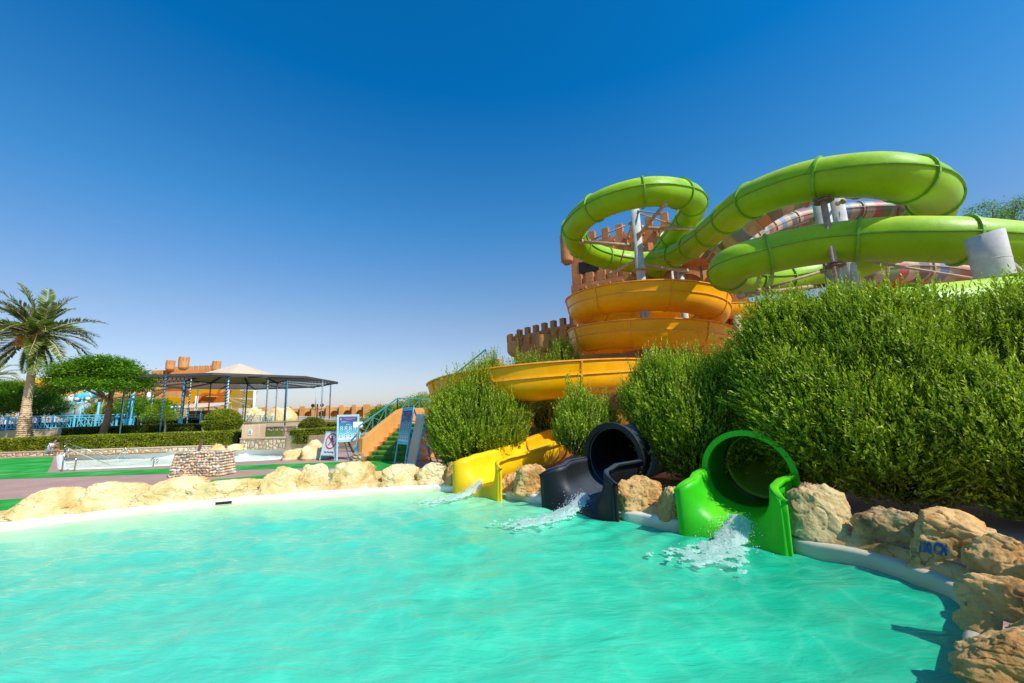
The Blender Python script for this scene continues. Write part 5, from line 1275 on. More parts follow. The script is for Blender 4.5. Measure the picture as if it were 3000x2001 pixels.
r = thing('orange_open_slide', 'short orange flume end to the right of the big palm trunk', 'water slide', P(120, 1140, 50)); flume(r, [P(96, 1128, 49), P(118, 1132, 49), P(140, 1136, 49)], [(.7, .4), (.65, 0), (.4, -.5), (0, -.65), (-.4, -.5), (-.65, 0), (-.7, .3)], M['orange'], M['orange'], flange=False, step=.4)
# bowl shaped splash tubs
for lb, px, py, rr in (('pale blue slide bowl with cream rim behind the fence', 222, 1205, 1.25), ('second pale bowl half hidden by the big palm trunk', 60, 1218, .95)):
    q = P(px, py, 42); r = thing('slide_bowl', lb, 'slide bowl', V((q.x, q.y, 2.0)))
    m = MB(); m.tube([q + V((-rr * 1.2, 0, .1)), q + V((-rr * .4, 0, .1)), q + V((rr * .5, 0, 0)), q + V((rr * .95, 0, -.1))], [rr * .55, rr * .72, rr * .72, rr * .5], 20); m.build('bowl', M['bluegrey'] if px > 100 else M['white'], r, True)
    m = MB(); m.tube([q + V((rr * .62, 0, 0)), q + V((rr * .80, 0, -.02))], rr * .70, 20); m.build('rim', M['palebark'], r, True)
    m = MB(); m.box(q + V((0, -rr * .72, .15)), (.55, .05, .28)); m.build('notice', M['wall'], r)
    for s_ in (-.5, .5): m = MB(); m.cyl((q.x + s_ * rr, q.y, 2.0), (q.x + s_ * rr, q.y, q.z - rr * .5), .08, .08, 8); m.build('leg', M['white'], r)
# multi-lane slide seen through the pavilion
ML = thing('wide_family_slide', 'yellow and orange multi lane slide seen through the pavilion posts', 'water slide', P(600, 1210, 50))
def panel(pts, zc, mat, name, th=.5, root=ML):
    m = MB(); m.prism([P(a_, b_, zc) for a_, b_ in pts], V((0, th, 0))); return m.build(name, mat, root)
panel([(555, 1135), (640, 1141), (632, 1158), (598, 1152), (580, 1160), (566, 1180), (550, 1188)], 50, M['yellow'], 'lane')
panel([(478, 1160), (540, 1166), (536, 1184), (478, 1184)], 49.6, M['yellow'], 'lane')
panel([(474, 1158), (482, 1160), (480, 1186), (536, 1186), (552, 1190), (562, 1183), (560, 1192), (470, 1192)], 49.4, M['orange'], 'lane_edge')
panel([(552, 1190), (562, 1186), (572, 1170), (584, 1155), (604, 1150), (630, 1155), (650, 1150), (664, 1142), (672, 1143), (664, 1158), (640, 1162), (606, 1158), (592, 1162), (580, 1176), (570, 1190)], 49.2, M['orange'], 'curved_edge')
panel([(575, 1163), (660, 1163), (648, 1190), (570, 1190)], 50.4, M['ochrered'] if 'ochrered' in M else M['orange'], 'underside')
panel([(672, 1143), (748, 1145), (740, 1168), (672, 1164)], 51, M['ochre'], 'back_panel')
panel([(664, 1168), (745, 1170), (730, 1196), (655, 1194)], 50.8, M['ochre'], 'back_panel')
for px in (577, 668, 747):
    q = P(px, 1143 if px > 600 else 1160, 49); m = MB(); m.cyl((q.x, q.y, 2.0), q, .16, .16, 10); m.build('support', M['white'], ML, True)
for a_, b_ in (((672, 1165), (748, 1167)), ((676, 1170), (738, 1194)), ((745, 1170), (690, 1196)), ((705, 1150), (700, 1162)), ((706, 1172), (692, 1192))):
    m = MB(); m.bar(P(*a_, 48.9), P(*b_, 48.9), .09); m.build('brace', M['palebark'], ML)

# ================================================================== PAVILION
pc = P(700, 1100, 35.5); pc = V((pc.x, pc.y, 0)); PR = 7.9; PR2 = 3.7; ze = 5.35; zi = 5.62; zp = P(698, 1064, 35.5).z
PV = thing('pavilion', 'octagonal open pavilion with reed centre roof and dark slatted eaves on thin blue posts', 'pavilion', V((pc.x, pc.y, 2.0)))
def oc(k, r, z, n=8, ph=pi / 8): a = ph + 2 * pi * k / n; return V((pc.x + r * math.cos(a), pc.y + r * math.sin(a), z))
m = MB(); ap = V((pc.x, pc.y, zp)); base = [oc(k, PR2, zi + .04) for k in range(8)]
m.add([ap] + base, [(0, k + 1, (k + 1) % 8 + 1) for k in range(8)]); o = m.build('centre_roof', M['reed'], PV); o.modifiers.new('thick', 'SOLIDIFY').thickness = .06
for k in range(8):
    m = MB(); a0, a1, b0, b1 = oc(k, PR2, zi), oc(k + 1, PR2, zi), oc(k, PR, ze), oc(k + 1, PR, ze)
    nS = 15
    for i in range(nS + 1):
        t = i / nS; m.bar(a0.lerp(b0, t), a1.lerp(b1, t), .055, .03)
    m.build('slat_panel', M['dark'], PV)
    m = MB(); m.bar(b0, b1, .10, .16); m.build('edge_beam', M['dark'], PV); m = MB(); m.bar(a0, a1, .10, .16); m.build('ring_beam', M['dark'], PV)
    m = MB(); m.bar(a0 - V((0, 0, .08)), b0 - V((0, 0, .08)), .09, .12); m.bar(ap - V((0, 0, .1)), a0 - V((0, 0, .1)), .09, .12); m.bar((a0 + a1) / 2 - V((0, 0, .08)), (b0 + b1) / 2 - V((0, 0, .08)), .07, .1); m.build('rafter', M['dark'], PV)
for ring_, r_, zt2, cnt in ((0, PR - .25, ze, 12), (1, PR2, zi, 8)):
    for k in range(cnt):
        a = pi / 8 + 2 * pi * k / cnt + (.12 if ring_ == 0 else 0); rr_ = r_ * (.96 if ring_ == 0 else 1); p = V((pc.x + rr_ * math.cos(a), pc.y + rr_ * math.sin(a), 0)); m = MB(); m.cyl((p.x, p.y, 1.4), (p.x, p.y, zt2 - .06), .04, .04, 8)
        ps = m.build('post', M['bluegrey'] if k % 2 else M['bluedeep'], PV, True)
        if k % 3 != 1 or ring_:
            m = MB(); H_ = zt2 - 2.2; rs_ = []
            m.tube([V((p.x + .05 * math.cos(q * 1.05), p.y + .05 * math.sin(q * 1.05), 2.1 + H_ * q / 90)) for q in range(91)], .026, 4); m.build('wound_cable', M['hole'], ps)
# kiosk under the pavilion
kc = P(592, 1205, 42); KI = thing('kiosk', 'small blue framed kiosk with pale sloping roof under the pavilion', 'kiosk', V((kc.x, kc.y, 2.0)))
m = MB(); hw = 2.4; z_ = 3.55
m.add([(kc.x - hw, kc.y - 1.2, z_), (kc.x + hw, kc.y - 1.2, z_ - .05), (kc.x + hw * .9, kc.y + 1.2, z_ + .5), (kc.x - hw * .75, kc.y + 1.2, z_ + .5)], [(0, 1, 2, 3)]); o = m.build('roof', M['reed'], KI); o.modifiers.new('thick', 'SOLIDIFY').thickness = .08
for sx_ in (-1, -.33, .33, 1):
    for sy_ in (-1, 1): m = MB(); m.cyl((kc.x + sx_ * hw * .92, kc.y + sy_ * 1.1, 1.3), (kc.x + sx_ * hw * .92, kc.y + sy_ * 1.1, 3.55 + (.2 if sy_ > 0 else -.06)), .05, .05, 8); m.build('post', M['blue'], KI)
m = MB(); m.box((kc.x, kc.y + 1.1, 2.7), (hw * 1.8, .1, 1.3)); m.build('back_panel', M['castle'], KI)
# ================================================================== BLUE FENCE
def fence(label, pts, h, nbay, mat, group=None, z=None, name='fence', bar=.036):
    pts = [V(p) for p in pts]; root = thing(name, label, 'fence', pts[0], group)
    path = resample(pts, sum((pts[i + 1] - pts[i]).length for i in range(len(pts) - 1)) / (nbay + .0001)); path = path[:nbay] + [pts[-1]]
    up = V((0, 0, 1))
    for i in range(len(path) - 1):
        a, b = path[i], path[i + 1]; m = MB()
        for zz in (.12, h * .82, h): m.bar(a + up * zz, b + up * zz, bar * 1.5)
        nv_ = 6
        for k in range(1, nv_): m.bar(a.lerp(b, k / nv_) + up * .12, a.lerp(b, k / nv_) + up * (h if k % 2 == 0 else h * .82), bar)
        m.bar(a.lerp(b, 1 / nv_) + up * .12, a.lerp(b, .5) + up * h * .82, bar); m.bar(a.lerp(b, .5) + up * .12, a.lerp(b, 1 / nv_) + up * h * .82, bar)
        m.bar(a.lerp(b, .5) + up * .12, a.lerp(b, 1 - 1 / nv_) + up * h * .82, bar); m.bar(a.lerp(b, 1 - 1 / nv_) + up * .12, a.lerp(b, .5) + up * h * .82, bar)
        m.build('rail_panel', mat, root)
    for i, p in enumerate(path):
        m = MB(); m.box(p + up * (h + .06) / 2, (.11, .11, h + .06)); m.build('post', mat, root, bevel=.01)
    return root
FZ = 2.0
fence('long sky blue railing with crossed bars along the garden terrace', [G(-120, 31.95, 2.0), G(400, 34.5, 1.92)], 1.05, 9, M['blue'])
fence('pale blue railing with crossed bars running from the lime tree to the stairs', [G(400, 34.5, 1.92), G(620, 39, 1.72), G(800, 45.5, 1.5), G(1000, 55, 1.15), G(1120, 60, 1.02)], 1.05, 20, M['bluegrey'])
# low walls under the fence
def lowwall(name, label, a, b, z0, z1, th, mat):
    r = thing(name, label, 'wall', V((a.x, a.y, z0))); wall_along(a, b, z0, z1, th, 'wall', mat, r)
    d = (b - a); d.z = 0; m = MB(); n_ = V((-d.y, d.x, 0)).normalized(); n_ = n_ if n_.dot(a) > 0 else -n_
    m.bar(V((a.x, a.y, z1 + .03)) + n_ * th / 2, V((b.x, b.y, z1 + .03)) + n_ * th / 2, th + .08, .06); m.build('coping', M['palewall'], r); return r
M["palewall"] = M["palewall"] if "palewall" in M else m_stucco('pale plaster', (.66, .48, .30), (.45, .32, .2), (.7, .52, .34))
lowwall('retaining_wall', 'low pale retaining wall below the blue fence', V((-62, 31.6, 0)), V((PY(1000, 1250, 31.6).x, 31.6, 0)), .9, 1.93, .3, M['palewall'])
a = G(-260, 27.3, GZ); b = G(700, 27.3, GZ)
lowwall('stone_kerb', 'low rubble stone kerb below the long front hedge', V((a.x, a.y, 0)), V((b.x, b.y, 0)), GZ - .02, .55, .35, M['rubble'])
a = G(700, 26.8, 0); b = G(872, 25.4, 0)
lowwall('stone_bank', 'rubble stone bank behind the far pool between hedge and sign', V((a.x, a.y, 0)), V((b.x, b.y, 0)), GZ - .02, .95, .8, M['rubble'])
a = G(770, 29.2, 0); b = G(865, 28.2, 0)
lowwall('stone_bank', 'upper rubble stone bank right of the meter box', V((a.x, a.y, 0)), V((b.x, b.y, 0)), .9, 1.6, .5, M['rubble'])
q = G(742, 27.4, .95); MBX = thing('meter_box', 'plaster block with small white framed panel behind the far pool', 'meter box', V((q.x, q.y, .9)))
m = MB(); m.box((q.x, q.y, 1.35), (1.15, .7, .95)); m.build('block', M['palewall'], MBX, bevel=.03)
m = MB(); m.box((q.x, q.y - .37, 1.35), (.24, .04, .32)); m.build('panel', M['white'], MBX); m = MB()
for i in range(3):
    for j in range(3): m.box((q.x - .06 + .06 * i, q.y - .395, 1.27 + .08 * j), (.035, .012, .05))
m.build('grille', M['ink'], MBX)
q = G(735, 31.2, 1.9); LD = thing('metal_ladder', 'small grey ladder leaning by the fence above the meter box', 'ladder', V((q.x - .1, q.y, 1.4))); m = MB()
for s_ in (-.14, .14): m.cyl((q.x - .15 + s_, q.y - .5, 1.6), (q.x + .15 + s_, q.y, 2.6), .025, .025, 6)
m.build('rail', M['rust'], LD); m = MB()
for t in (.2, .4, .6, .8): m.bar((q.x - .29 + .3 * t, q.y - .5 + .5 * t, 1.6 + t), (q.x - .01 + .3 * t, q.y - .5 + .5 * t, 1.6 + t), .03)
m.build('rung', M['rust'], LD)
# artificial rockwork beyond the fence
for i, (lb, bx) in enumerate([('left pile of pale artificial rock behind the fence', (712, 1208, 770, 1240)), ('right pile of pale artificial rock behind the fence', (765, 1210, 870, 1240)), ('small pale rock mass behind the pavilion posts', (700, 1222, 800, 1244))]):
    c0 = P((bx[0] + bx[2]) / 2, bx[3], 46); rr = MB(); bm = bmesh.new(); bmesh.ops.create_icosphere(bm, subdivisions=4, radius=1); w_ = (bx[2] - bx[0]) / 2 / F * 46; h_ = (bx[3] - bx[1]) / F * 46 + .3
    vs = [V((c0.x + v.co.x * w_, c0.y + v.co.y * 1.4, 2.0 + max(-.05, v.co.z * h_ * (1 + .25 * noise.noise(v.co * 3 + V((i, 0, 0))))))) for v in bm.verts]; bm.verts.index_update(); rr.add(vs, [tuple(x.index for x in f.verts) for f in bm.faces]); bm.free(); o = rr.build('rock', M['rockL'], None, True, label=lb, cat='rock', group='artificial rocks beyond the fence')
# lamps
def lamp(label, px, py, zc, zb, mat, cols=2, s=1.0, globe='white'):
    top = P(px, py, zc); r = thing('street_lamp', label, 'lamp', V((top.x, top.y, zb))); m = MB(); m.cyl((top.x, top.y, 1.2), (top.x, top.y, top.z), .07 * s, .05 * s, 10); m.lathe((top.x, top.y, top.z), [(.09 * s, -.05), (.09 * s, .05), (.02, .14 * s)], 10); m.build('pole', mat, r, True)
    for k in (-1, 1):
        m = MB(); m.tube([V((top.x, top.y, top.z - .35 * s)), V((top.x + k * .25 * s, top.y, top.z - .5 * s)), V((top.x + k * .5 * s, top.y, top.z - .4 * s)), V((top.x + k * .5 * s, top.y, top.z - .2 * s))], .03 * s, 6); a_ = m.build('arm', mat, r, True)
        m = MB(); m.ball((top.x + k * .5 * s, top.y, top.z - .02 * s), .19 * s, 12, 8); m.build('globe', M[globe], a_, True)
lamp('sky blue lamp post with two white globes behind the fence near the umbrella tree', 241, 1168, 37, 2.0, M['blue'])
lamp('sky blue lamp post with white globes left of the kiosk', 514, 1192, 37, 2.0, M['blue'], s=.7)
lamp('dark two armed lamp silhouetted against the arcaded wall', 930, 1187, 45, 2.0, M['hole'], s=1.0, globe='hole')
for lb, px, py, z_, rr_, mt in (('tall blue post leaning out of the shrubs left of the pavilion', 392, 1150, 33.5, .07, 'blue'), ('dark blue post wound with cable behind the fence', 381, 1152, 34, .06, 'bluedeep'), ('blue post standing near the lamp behind the fence', 291, 1178, 36, .08, 'blue'), ('tall blue post left of pavilion centre', 540, 1120, 30.6, .07, 'bluedeep')):
    q = P(px, py, z_); r = thing('blue_post', lb, 'post', V((q.x, q.y, 1.4))); m = MB(); m.cyl((q.x, q.y, 1.4), q, rr_, rr_, 10); m.build('shaft', M[mt], r, True); m = MB(); m.box((q.x, q.y, 2.25), (rr_ * 3, rr_ * 3, .6)); m.build('base', M[mt], r, bevel=.02)
# ================================================================== STAIRS
s0 = PZ(1063, 1350, GZ); s0 = V((s0.x, s0.y, GZ))
yaw = math.radians(-24); wx = V((math.cos(yaw), math.sin(yaw), 0)); run = V((-wx.y, wx.x, 0)); up = V((0, 0, 1))
ST = thing('staircase', 'carpeted green stairs between orange parapet walls leading up behind the ladder boards', 'staircase', s0)
SW = 2.3; RI = .172; TR_ = .30; NS = 8
for i in range(NS):
    m = MB(); a = s0 + run * (TR_ * i); m.prism([a, a + wx * SW, a + wx * SW + up * RI * (i + 1), a + up * RI * (i + 1)], run * (TR_ * (NS - i) + .05 * 0 + .6)); m.build('step', M['deckblock'] if 'deckblock' in M else M['wall'], ST)
    cpt = MB(); rs = []; z0 = RI * i; z1 = RI * (i + 1)
    prof = [(-.035, z0 + .01), (-.04, z0 + .08), (-.055, z1 - .05), (-.045, z1 + .005), (-.01, z1 + .022), (TR_ - .04, z1 + .02)]
    for j in range(15):
        t = j / 14; r_ = []
        for (q, z) in prof: r_.append(a + wx * (.24 + t * (SW - .3)) + run * (q + .012 * noise.noise(V((j * .9, i, z * 3)))) + up * (z + .008 * noise.noise(V((j, i, q * 7)))))
        rs.append(r_)
    cpt.rings(rs, False, False); cpt.build('step_carpet', M['carpet2'], ST, True)
# landing and parapets
L0 = s0 + run * (TR_ * NS); LZ = RI * NS
m = MB(); m.prism([L0 + run * .0 - wx * .2, L0 - wx * .2 + run * 2.2, L0 + wx * (SW + 1.8) + run * 2.2, L0 + wx * (SW + 1.8)], up * (LZ - .01)); m.build('landing', M['wall'], ST)
def parapet(off, th, prof, nm='parapet'):
    m = MB(); m.prism([s0 + wx * off + run * r + up * z for r, z in prof], wx * th); return m.build(nm, M['wall'], ST, bevel=.02)
parapet(-.22, .22, [(-.05, 0), (-.05, .90), (.15, .92), (1.0, 1.40), (2.2, 2.02), (2.6, 2.1), (5.2, 2.1), (5.2, 0)])
parapet(SW, .22, [(-.05, 0), (-.05, .85), (.15, .9), (1.0, 1.30), (2.6, 1.9), (2.6, 0)])
# second flight rising to the right at the back
b0 = L0 + run * .6 + wx * (SW * .35)
m = MB(); m.prism([b0 + up * (LZ - .1), b0 + wx * 4.0 + up * (LZ - .1), b0 + wx * 4.0 + up * (LZ + 2.7), b0 + wx * 3.3 + up * (LZ + 2.6), b0 + wx * .3 + up * (LZ + .75), b0 + up * (LZ + .72)], run * .2); m.build('upper_parapet', M['wall'], ST)
# railing on the parapets
RL = thing('stair_railing', 'teal metal handrail with crossed bars following the stairs', 'railing', s0 - wx * .35)
def railrun(pts, h, nm='rail_panel'):
    for i in range(len(pts) - 1):
        a, b = V(pts[i]), V(pts[i + 1]); m = MB(); m.bar(a + up * h, b + up * h, .05); m.bar(a + up * .08, b + up * .08, .035)
        n = max(2, int((b - a).length / .7))
        for k in range(n + 1): m.bar(a.lerp(b, k / n), a.lerp(b, k / n) + up * h, .035)
        for k in range(n): m.bar(a.lerp(b, k / n) + up * .1, a.lerp(b, (k + 1) / n) + up * (h - .05), .022); m.bar(a.lerp(b, (k + 1) / n) + up * .1, a.lerp(b, k / n) + up * (h - .05), .022)
        m.build(nm, M['teal'], RL)
o_ = s0 - wx * .36
railrun([o_ + run * .1 + up * .55, o_ + run * 2.5 + up * 1.75, o_ + run * 5.0 + up * 1.75], .82)
railrun([b0 + run * .1 + wx * .3 + up * (LZ + .76), b0 + run * .1 + wx * 3.3 + up * (LZ + 2.6)], .6)
railrun([s0 + wx * (SW + .12) + run * 1.6 + up * 1.5, s0 + wx * (SW + .12) + run * 2.6 + up * 1.9, b0 + wx * 3.2 - run * .1 + up * (LZ + 2.0)], .55)
# small cobble plinth at the stair foot
q = PZ(1045, 1352, GZ); PL = thing('cobble_plinth', 'small rough cobble plinth at the foot of the stair wall', 'plinth', q); m = MB(); m.box(q + V((0, .15, .14)), (.42, .35, .30), .2); m.build('body', M['cobble'], PL, bevel=.05); m = MB(); m.box(q + V((0, .15, .31)), (.38, .3, .03), .2); m.build('cap', M['earth'], PL)

# ================================================================== SIGN BOARDS
class Board:
    "local frame of a tilted board: (x across, z up the board, n towards the viewer)"
    def __init__(s, a, b, tilt):
        s.o = (V(a) + V(b)) / 2; s.w = (V(b) - V(a)).length; s.x = (V(b) - V(a)).normalized(); n = V((s.x.y, -s.x.x, 0)); n = n if n.dot(s.o) < 0 else -n
        s.u = (up * math.cos(tilt) - n * math.sin(tilt)).normalized(); s.n = (n * math.cos(tilt) + up * math.sin(tilt)).normalized(); s.h = n
    def p(s, x, z, d=0): return s.o + s.x * x + s.u * z + s.n * d
    def rect(s, x0, z0, x1, z1, d0, d1):
        return [s.p(x0, z0, d0), s.p(x1, z0, d0), s.p(x1, z1, d0), s.p(x0, z1, d0)], s.n * (d1 - d0)
def bslab(B, x0, z0, x1, z1, d0, d1, name, mat, parent, bevel=0, grad=False):
    m = MB()
    if grad:
        m.add([B.p(x0, z0, d1), B.p(x1, z0, d1), B.p(x1, z1, d1), B.p(x0, z1, d1)], [(0, 1, 2, 3)]); o = m.build(name, mat, parent); setattr_f(o, 'grad', [0, 0, 1, 1]); return o
    pts, off = B.rect(x0, z0, x1, z1, d0, d1); m.prism(pts, off); return m.build(name, mat, parent, bevel=bevel)
def aframe(name, label, cat, pl, pr, H, tilt, zp0, framew, mat, matb, spread=.55, th=.035):
    "two legged easel: front frame, panel between zp0 and H, rear legs with spreader"
    a = PZ(*pl, GZ + .01); b = PZ(*pr, GZ + .01); B = Board(a, b, tilt); r = thing(name, label, cat, B.o.copy()); hw = B.w / 2
    for s in (-1, 1): bslab(B, s * hw - framew / 2, 0, s * hw + framew / 2, H, -th, 0, 'leg', mat, r, .004)
    for z in (zp0, H): bslab(B, -hw + framew / 2, z - framew, hw - framew / 2, z, -th + .002, -.002, 'cross_rail', mat, r)
    top = B.p(0, H * .985, -.04)
    for s in (-1, 1):
        m = MB(); a_ = B.p(s * (hw - .03), H * .97, -.05); f = B.o + B.x * (s * (hw - .03)) - B.h * (spread + math.sin(tilt) * H); f.z = GZ + .01; m.bar(a_, f, framew * .9, th); m.build('rear_leg', matb, r)
    m = MB(); k = .72; a1 = B.p(hw - .03, H * .97, -.05).lerp(B.o + B.x * (hw - .03) - B.h * (spread + math.sin(tilt) * H), k); a0 = B.p(-(hw - .03), H * .97, -.05).lerp(B.o - B.x * (hw - .03) - B.h * (spread + math.sin(tilt) * H), k); m.bar(a0, a1, framew * .8, th * .8); m.build('rear_rail', matb, r)
    return r, B, hw
# -- No Running
r, B, hw = aframe('sign_board', 'white no running sign with red prohibition circle in pale blue A frame', 'sign', (935, 1349), (979, 1350), 1.22, math.radians(14), .24, .045, M['bluegrey'], M['blue'])
bslab(B, -hw + .02, .24, hw - .02, 1.19, -.025, -.010, 'panel', M['white'], r)
pn = [c_ for c_ in r.children if c_.name.startswith('panel')][0]
zc_ = .80; R0 = hw * .74
def disc_ring(B, x, z, r0, r1, d, n=48):
    m = MB(); m.rings([[B.p(x + rr * math.cos(2 * pi * j / n), z + rr * math.sin(2 * pi * j / n) * 1.04, dd) for j in range(n)] for rr, dd in ((r0, d - .004), (r0, d), (r1, d), (r1, d - .004))], True, False); return m
disc_ring(B, 0, zc_, R0 * .84, R0, -.003).build('prohibition_ring', M['red'], pn)
m = MB(); a_, b_ = B.p(-R0 * .64, zc_ + R0 * .66, -.002), B.p(R0 * .64, zc_ - R0 * .66, -.002); m.bar(a_, b_, R0 * .17, .004, up=B.n); m.build('prohibition_bar', M['red'], pn)
k = R0; m = MB()
def seg2(m, pts, w_, d=-.006):
    for i in range(len(pts) - 1):
        a = B.p(pts[i][0] * k, zc_ + pts[i][1] * k, d); b = B.p(pts[i + 1][0] * k, zc_ + pts[i + 1][1] * k, d); m.bar(a, b, w_ * k, .003, up=B.n)
m.rings([[B.p(.02 * k + .11 * k * math.cos(2 * pi * j / 20), zc_ + .60 * k + .11 * k * math.sin(2 * pi * j / 20), dd) for j in range(20)] for dd in (-.008, -.004)], True, True)
seg2(m, [(.02, .46), (.0, .06)], .26); seg2(m, [(.0, .10), (-.18, -.18), (-.26, -.42), (-.42, -.5)], .12, -.0065); seg2(m, [(.02, .08), (.22, -.12), (.44, -.02), (.48, -.12)], .12, -.007)
seg2(m, [(.04, .40), (.24, .28), (.20, .06)], .09, -.0055); seg2(m, [(-.04, .40), (-.26, .24), (-.36, .34)], .09, -.005)
m.build('running_figure', M['ink'], pn)
text_mb('No Running', .115, lambda x, y: B.p(x, .345 + y, -.006), bold=.003).build('lettering', M['ink'], pn, norm=False)
# -- poster boards
def poster(B, root, x0, z0, x1, z1, rows, scale=1):
    o = bslab(B, x0, z0, x1, z1, 0, -.004, 'poster', M['poster'], root, grad=True)
    W = x1 - x0; H = z1 - z0
    def bar_(cx, cz, w_, h_, mat, nm='printed_line'):
        m = MB(); pts, off = B.rect(x0 + W * (cx - w_ / 2), z0 + H * (cz - h_ / 2), x0 + W * (cx + w_ / 2), z0 + H * (cz + h_ / 2), -.0035, -.001); m.prism(pts, off); m.build(nm, M[mat], o)
    bar_(.58, .93, .66, .022, 'pink', 'title_bar'); bar_(.55, .875, .36, .018, 'pink', 'title_bar')
    bar_(.10, .90, .10, .07, 'orange', 'emblem')
    m = MB()
    for i in range(4): pts, off = B.rect(x0 + W * .10, z0 + H * (.815 - .025 * i), x0 + W * (.35 + .12 * ((i * 7) % 3)), z0 + H * (.823 - .025 * i), -.0035, -.001); m.prism(pts, off)
    m.build('printed_lines', M['bluegrey'], o)
    bar_(.5, .655, .22, .03, 'hedgeflat' if 'hedgeflat' in M else 'ochre', 'subtitle_bar')
    m = MB(); m2 = MB()
    for rz_, xs in rows:
        for x in xs:
            cx, cz = x0 + W * x, z0 + H * rz_; rr = min(W * .085, H * .028 * 2)
            m.rings([[B.p(cx + rr * math.cos(2 * pi * j / 16), cz + rr * .8 * math.sin(2 * pi * j / 16), dd) for j in range(16)] for dd in (-.003, -.001)], True, True)
            m2.rings([[B.p(cx + rr * q * math.cos(2 * pi * j / 12), cz + rr * .8 * q * math.sin(2 * pi * j / 12), dd) for j in range(12)] for q, dd in ((.72, -.001), (.72, .001))], True, True)
    m.build('pictogram_rims', M['white'], o); m2.build('pictograms', M['bluedeep'], o)
    return o
r, B, hw = aframe('poster_board', 'wide blue rules poster on pale blue easel beside the no running sign', 'sign', (987, 1350), (1050, 1345), 1.88, math.radians(9), .80, .06, M['bluegrey'], M['blue'])
bslab(B, -hw + .03, .80, hw - .03, 1.82, -.03, -.012, 'backing', M['bluegrey'], r)
po = poster(B, r, -hw + .05, .84, hw - .05, 1.79, [(.54, (.14, .38, .62, .86)), (.45, (.14, .38, .62, .86)), (.34, (.5,)), (.21, (.12, .36, .62, .86)), (.11, (.12, .36, .62, .86))])
m = MB(); m.bar(B.p(.0, .78, -.06), V((B.o.x + .15, B.o.y + .55, GZ)), .07, .05); m.build('rear_leg', M['dark'], r)
nb_ = MB(); pts, off = B.rect(hw - .22, 1.32, hw + .16, 1.56, .01, .014); nb_.prism(pts, off); o = nb_.build('paper_notice', M['white'], None, label='small white paper notice pinned to the right edge of the wide blue poster', cat='notice')
m = MB()
for i in range(4): pts, off = B.rect(hw - .18, 1.36 + .045 * i, hw + .10 - .03 * (i % 2), 1.368 + .045 * i, .0145, .0155); m.prism(pts, off)
m.build('printed_lines', M['pink'], o)
# post with broken plank beside it
q = PZ(1040, 1350, GZ); r2_ = thing('plank_post', 'broken orange and blue plank post beside the wide poster board', 'post', q); m = MB(); m.bar(q + V((.02, 0, 0)), q + V((.12, .1, 1.15)), .10, .05); m.build('plank', M['blue'], r2_)
m = MB(); m.bar(q + V((.03, -.05, .62)), q + V((.07, .02, 1.12)), .05, .03); m.build('bare_wood', M['castle2'], r2_)
m = MB(); m.bar(q + V((-.06, -.03, 0)), q + V((-.03, -.03, .32)), .08, .06); m.build('stub', M['hole'], r2_)
r, B, hw = aframe('poster_board', 'tall narrow dark blue rules poster on bright blue ladder stand', 'sign', (1154, 1360), (1184, 1366), 2.05, math.radians(9), .78, .05, M['blue'], M['blue'], spread=.75)
bslab(B, -hw + .02, .72, hw - .02, 2.03, -.03, -.012, 'backing', M['blue'], r)
poster(B, r, -hw + .045, .83, hw - .045, 1.93, [(.58, (.14, .38, .62, .86)), (.48, (.14, .38, .62, .86)), (.36, (.35, .68)), (.22, (.12, .36, .62, .86)), (.09, (.12, .36, .62, .86))])
for i in range(6):
    m = MB(); a = B.p(-hw + .06, 2.0 - .3 * i, -.05); t = (i + .5) / 6.6
    l = B.p(-(hw - .03), 1.99, -.05).lerp(B.o - B.x * (hw - .03) - B.h * (.75 + .32), t); rr_ = B.p(hw - .03, 1.99, -.05).lerp(B.o + B.x * (hw - .03) - B.h * (.75 + .32), t); m.bar(l, rr_, .04, .03); m.build('rung', M['blue'], r)
r, B, hw = aframe('poster_board', 'faded brown narrow board on blue folding ladder stand nearest the pool', 'sign', (1186, 1383), (1208, 1390), 1.80, math.radians(12), .30, .045, M['blue'], M['blue'], spread=.80)
bslab(B, -hw + .02, .26, hw - .02, 1.77, -.03, -.012, 'backing', M['bluegrey'], r)
o = bslab(B, -hw + .045, .36, hw - .045, 1.68, 0, -.004, 'poster', M['poster2'], r, grad=True)
bslab(B, -hw * .4, 1.50, hw * .4, 1.58, -.004, -.001, 'label_patch', M['steel'], o)
m = MB()
for i in range(16): pts, off = B.rect(-hw * .6, .5 + .055 * i, hw * (.3 + .3 * ((i * 5) % 3) / 2), .508 + .055 * i, -.0035, -.0015); m.prism(pts, off)
m.build('faded_lines', M['palewall'], o)
# right hand ladder leg of that stand
q = PZ(1262, 1358, GZ); tp = B.p(hw, 1.78, -.02)
m = MB(); m.bar(tp, V((q.x, q.y, GZ)), .055, .04); m.build('side_strut', M['blue'], r); m = MB(); m.bar(tp.lerp(V((q.x, q.y, GZ)), .8), B.p(hw, .42, -.02), .045, .03); m.bar(tp.lerp(V((q.x, q.y, GZ)), .62), tp.lerp(V((q.x - .35, q.y + .1, GZ)), .60), .03, .03); m.build('side_rail', M['bluegrey'], r)

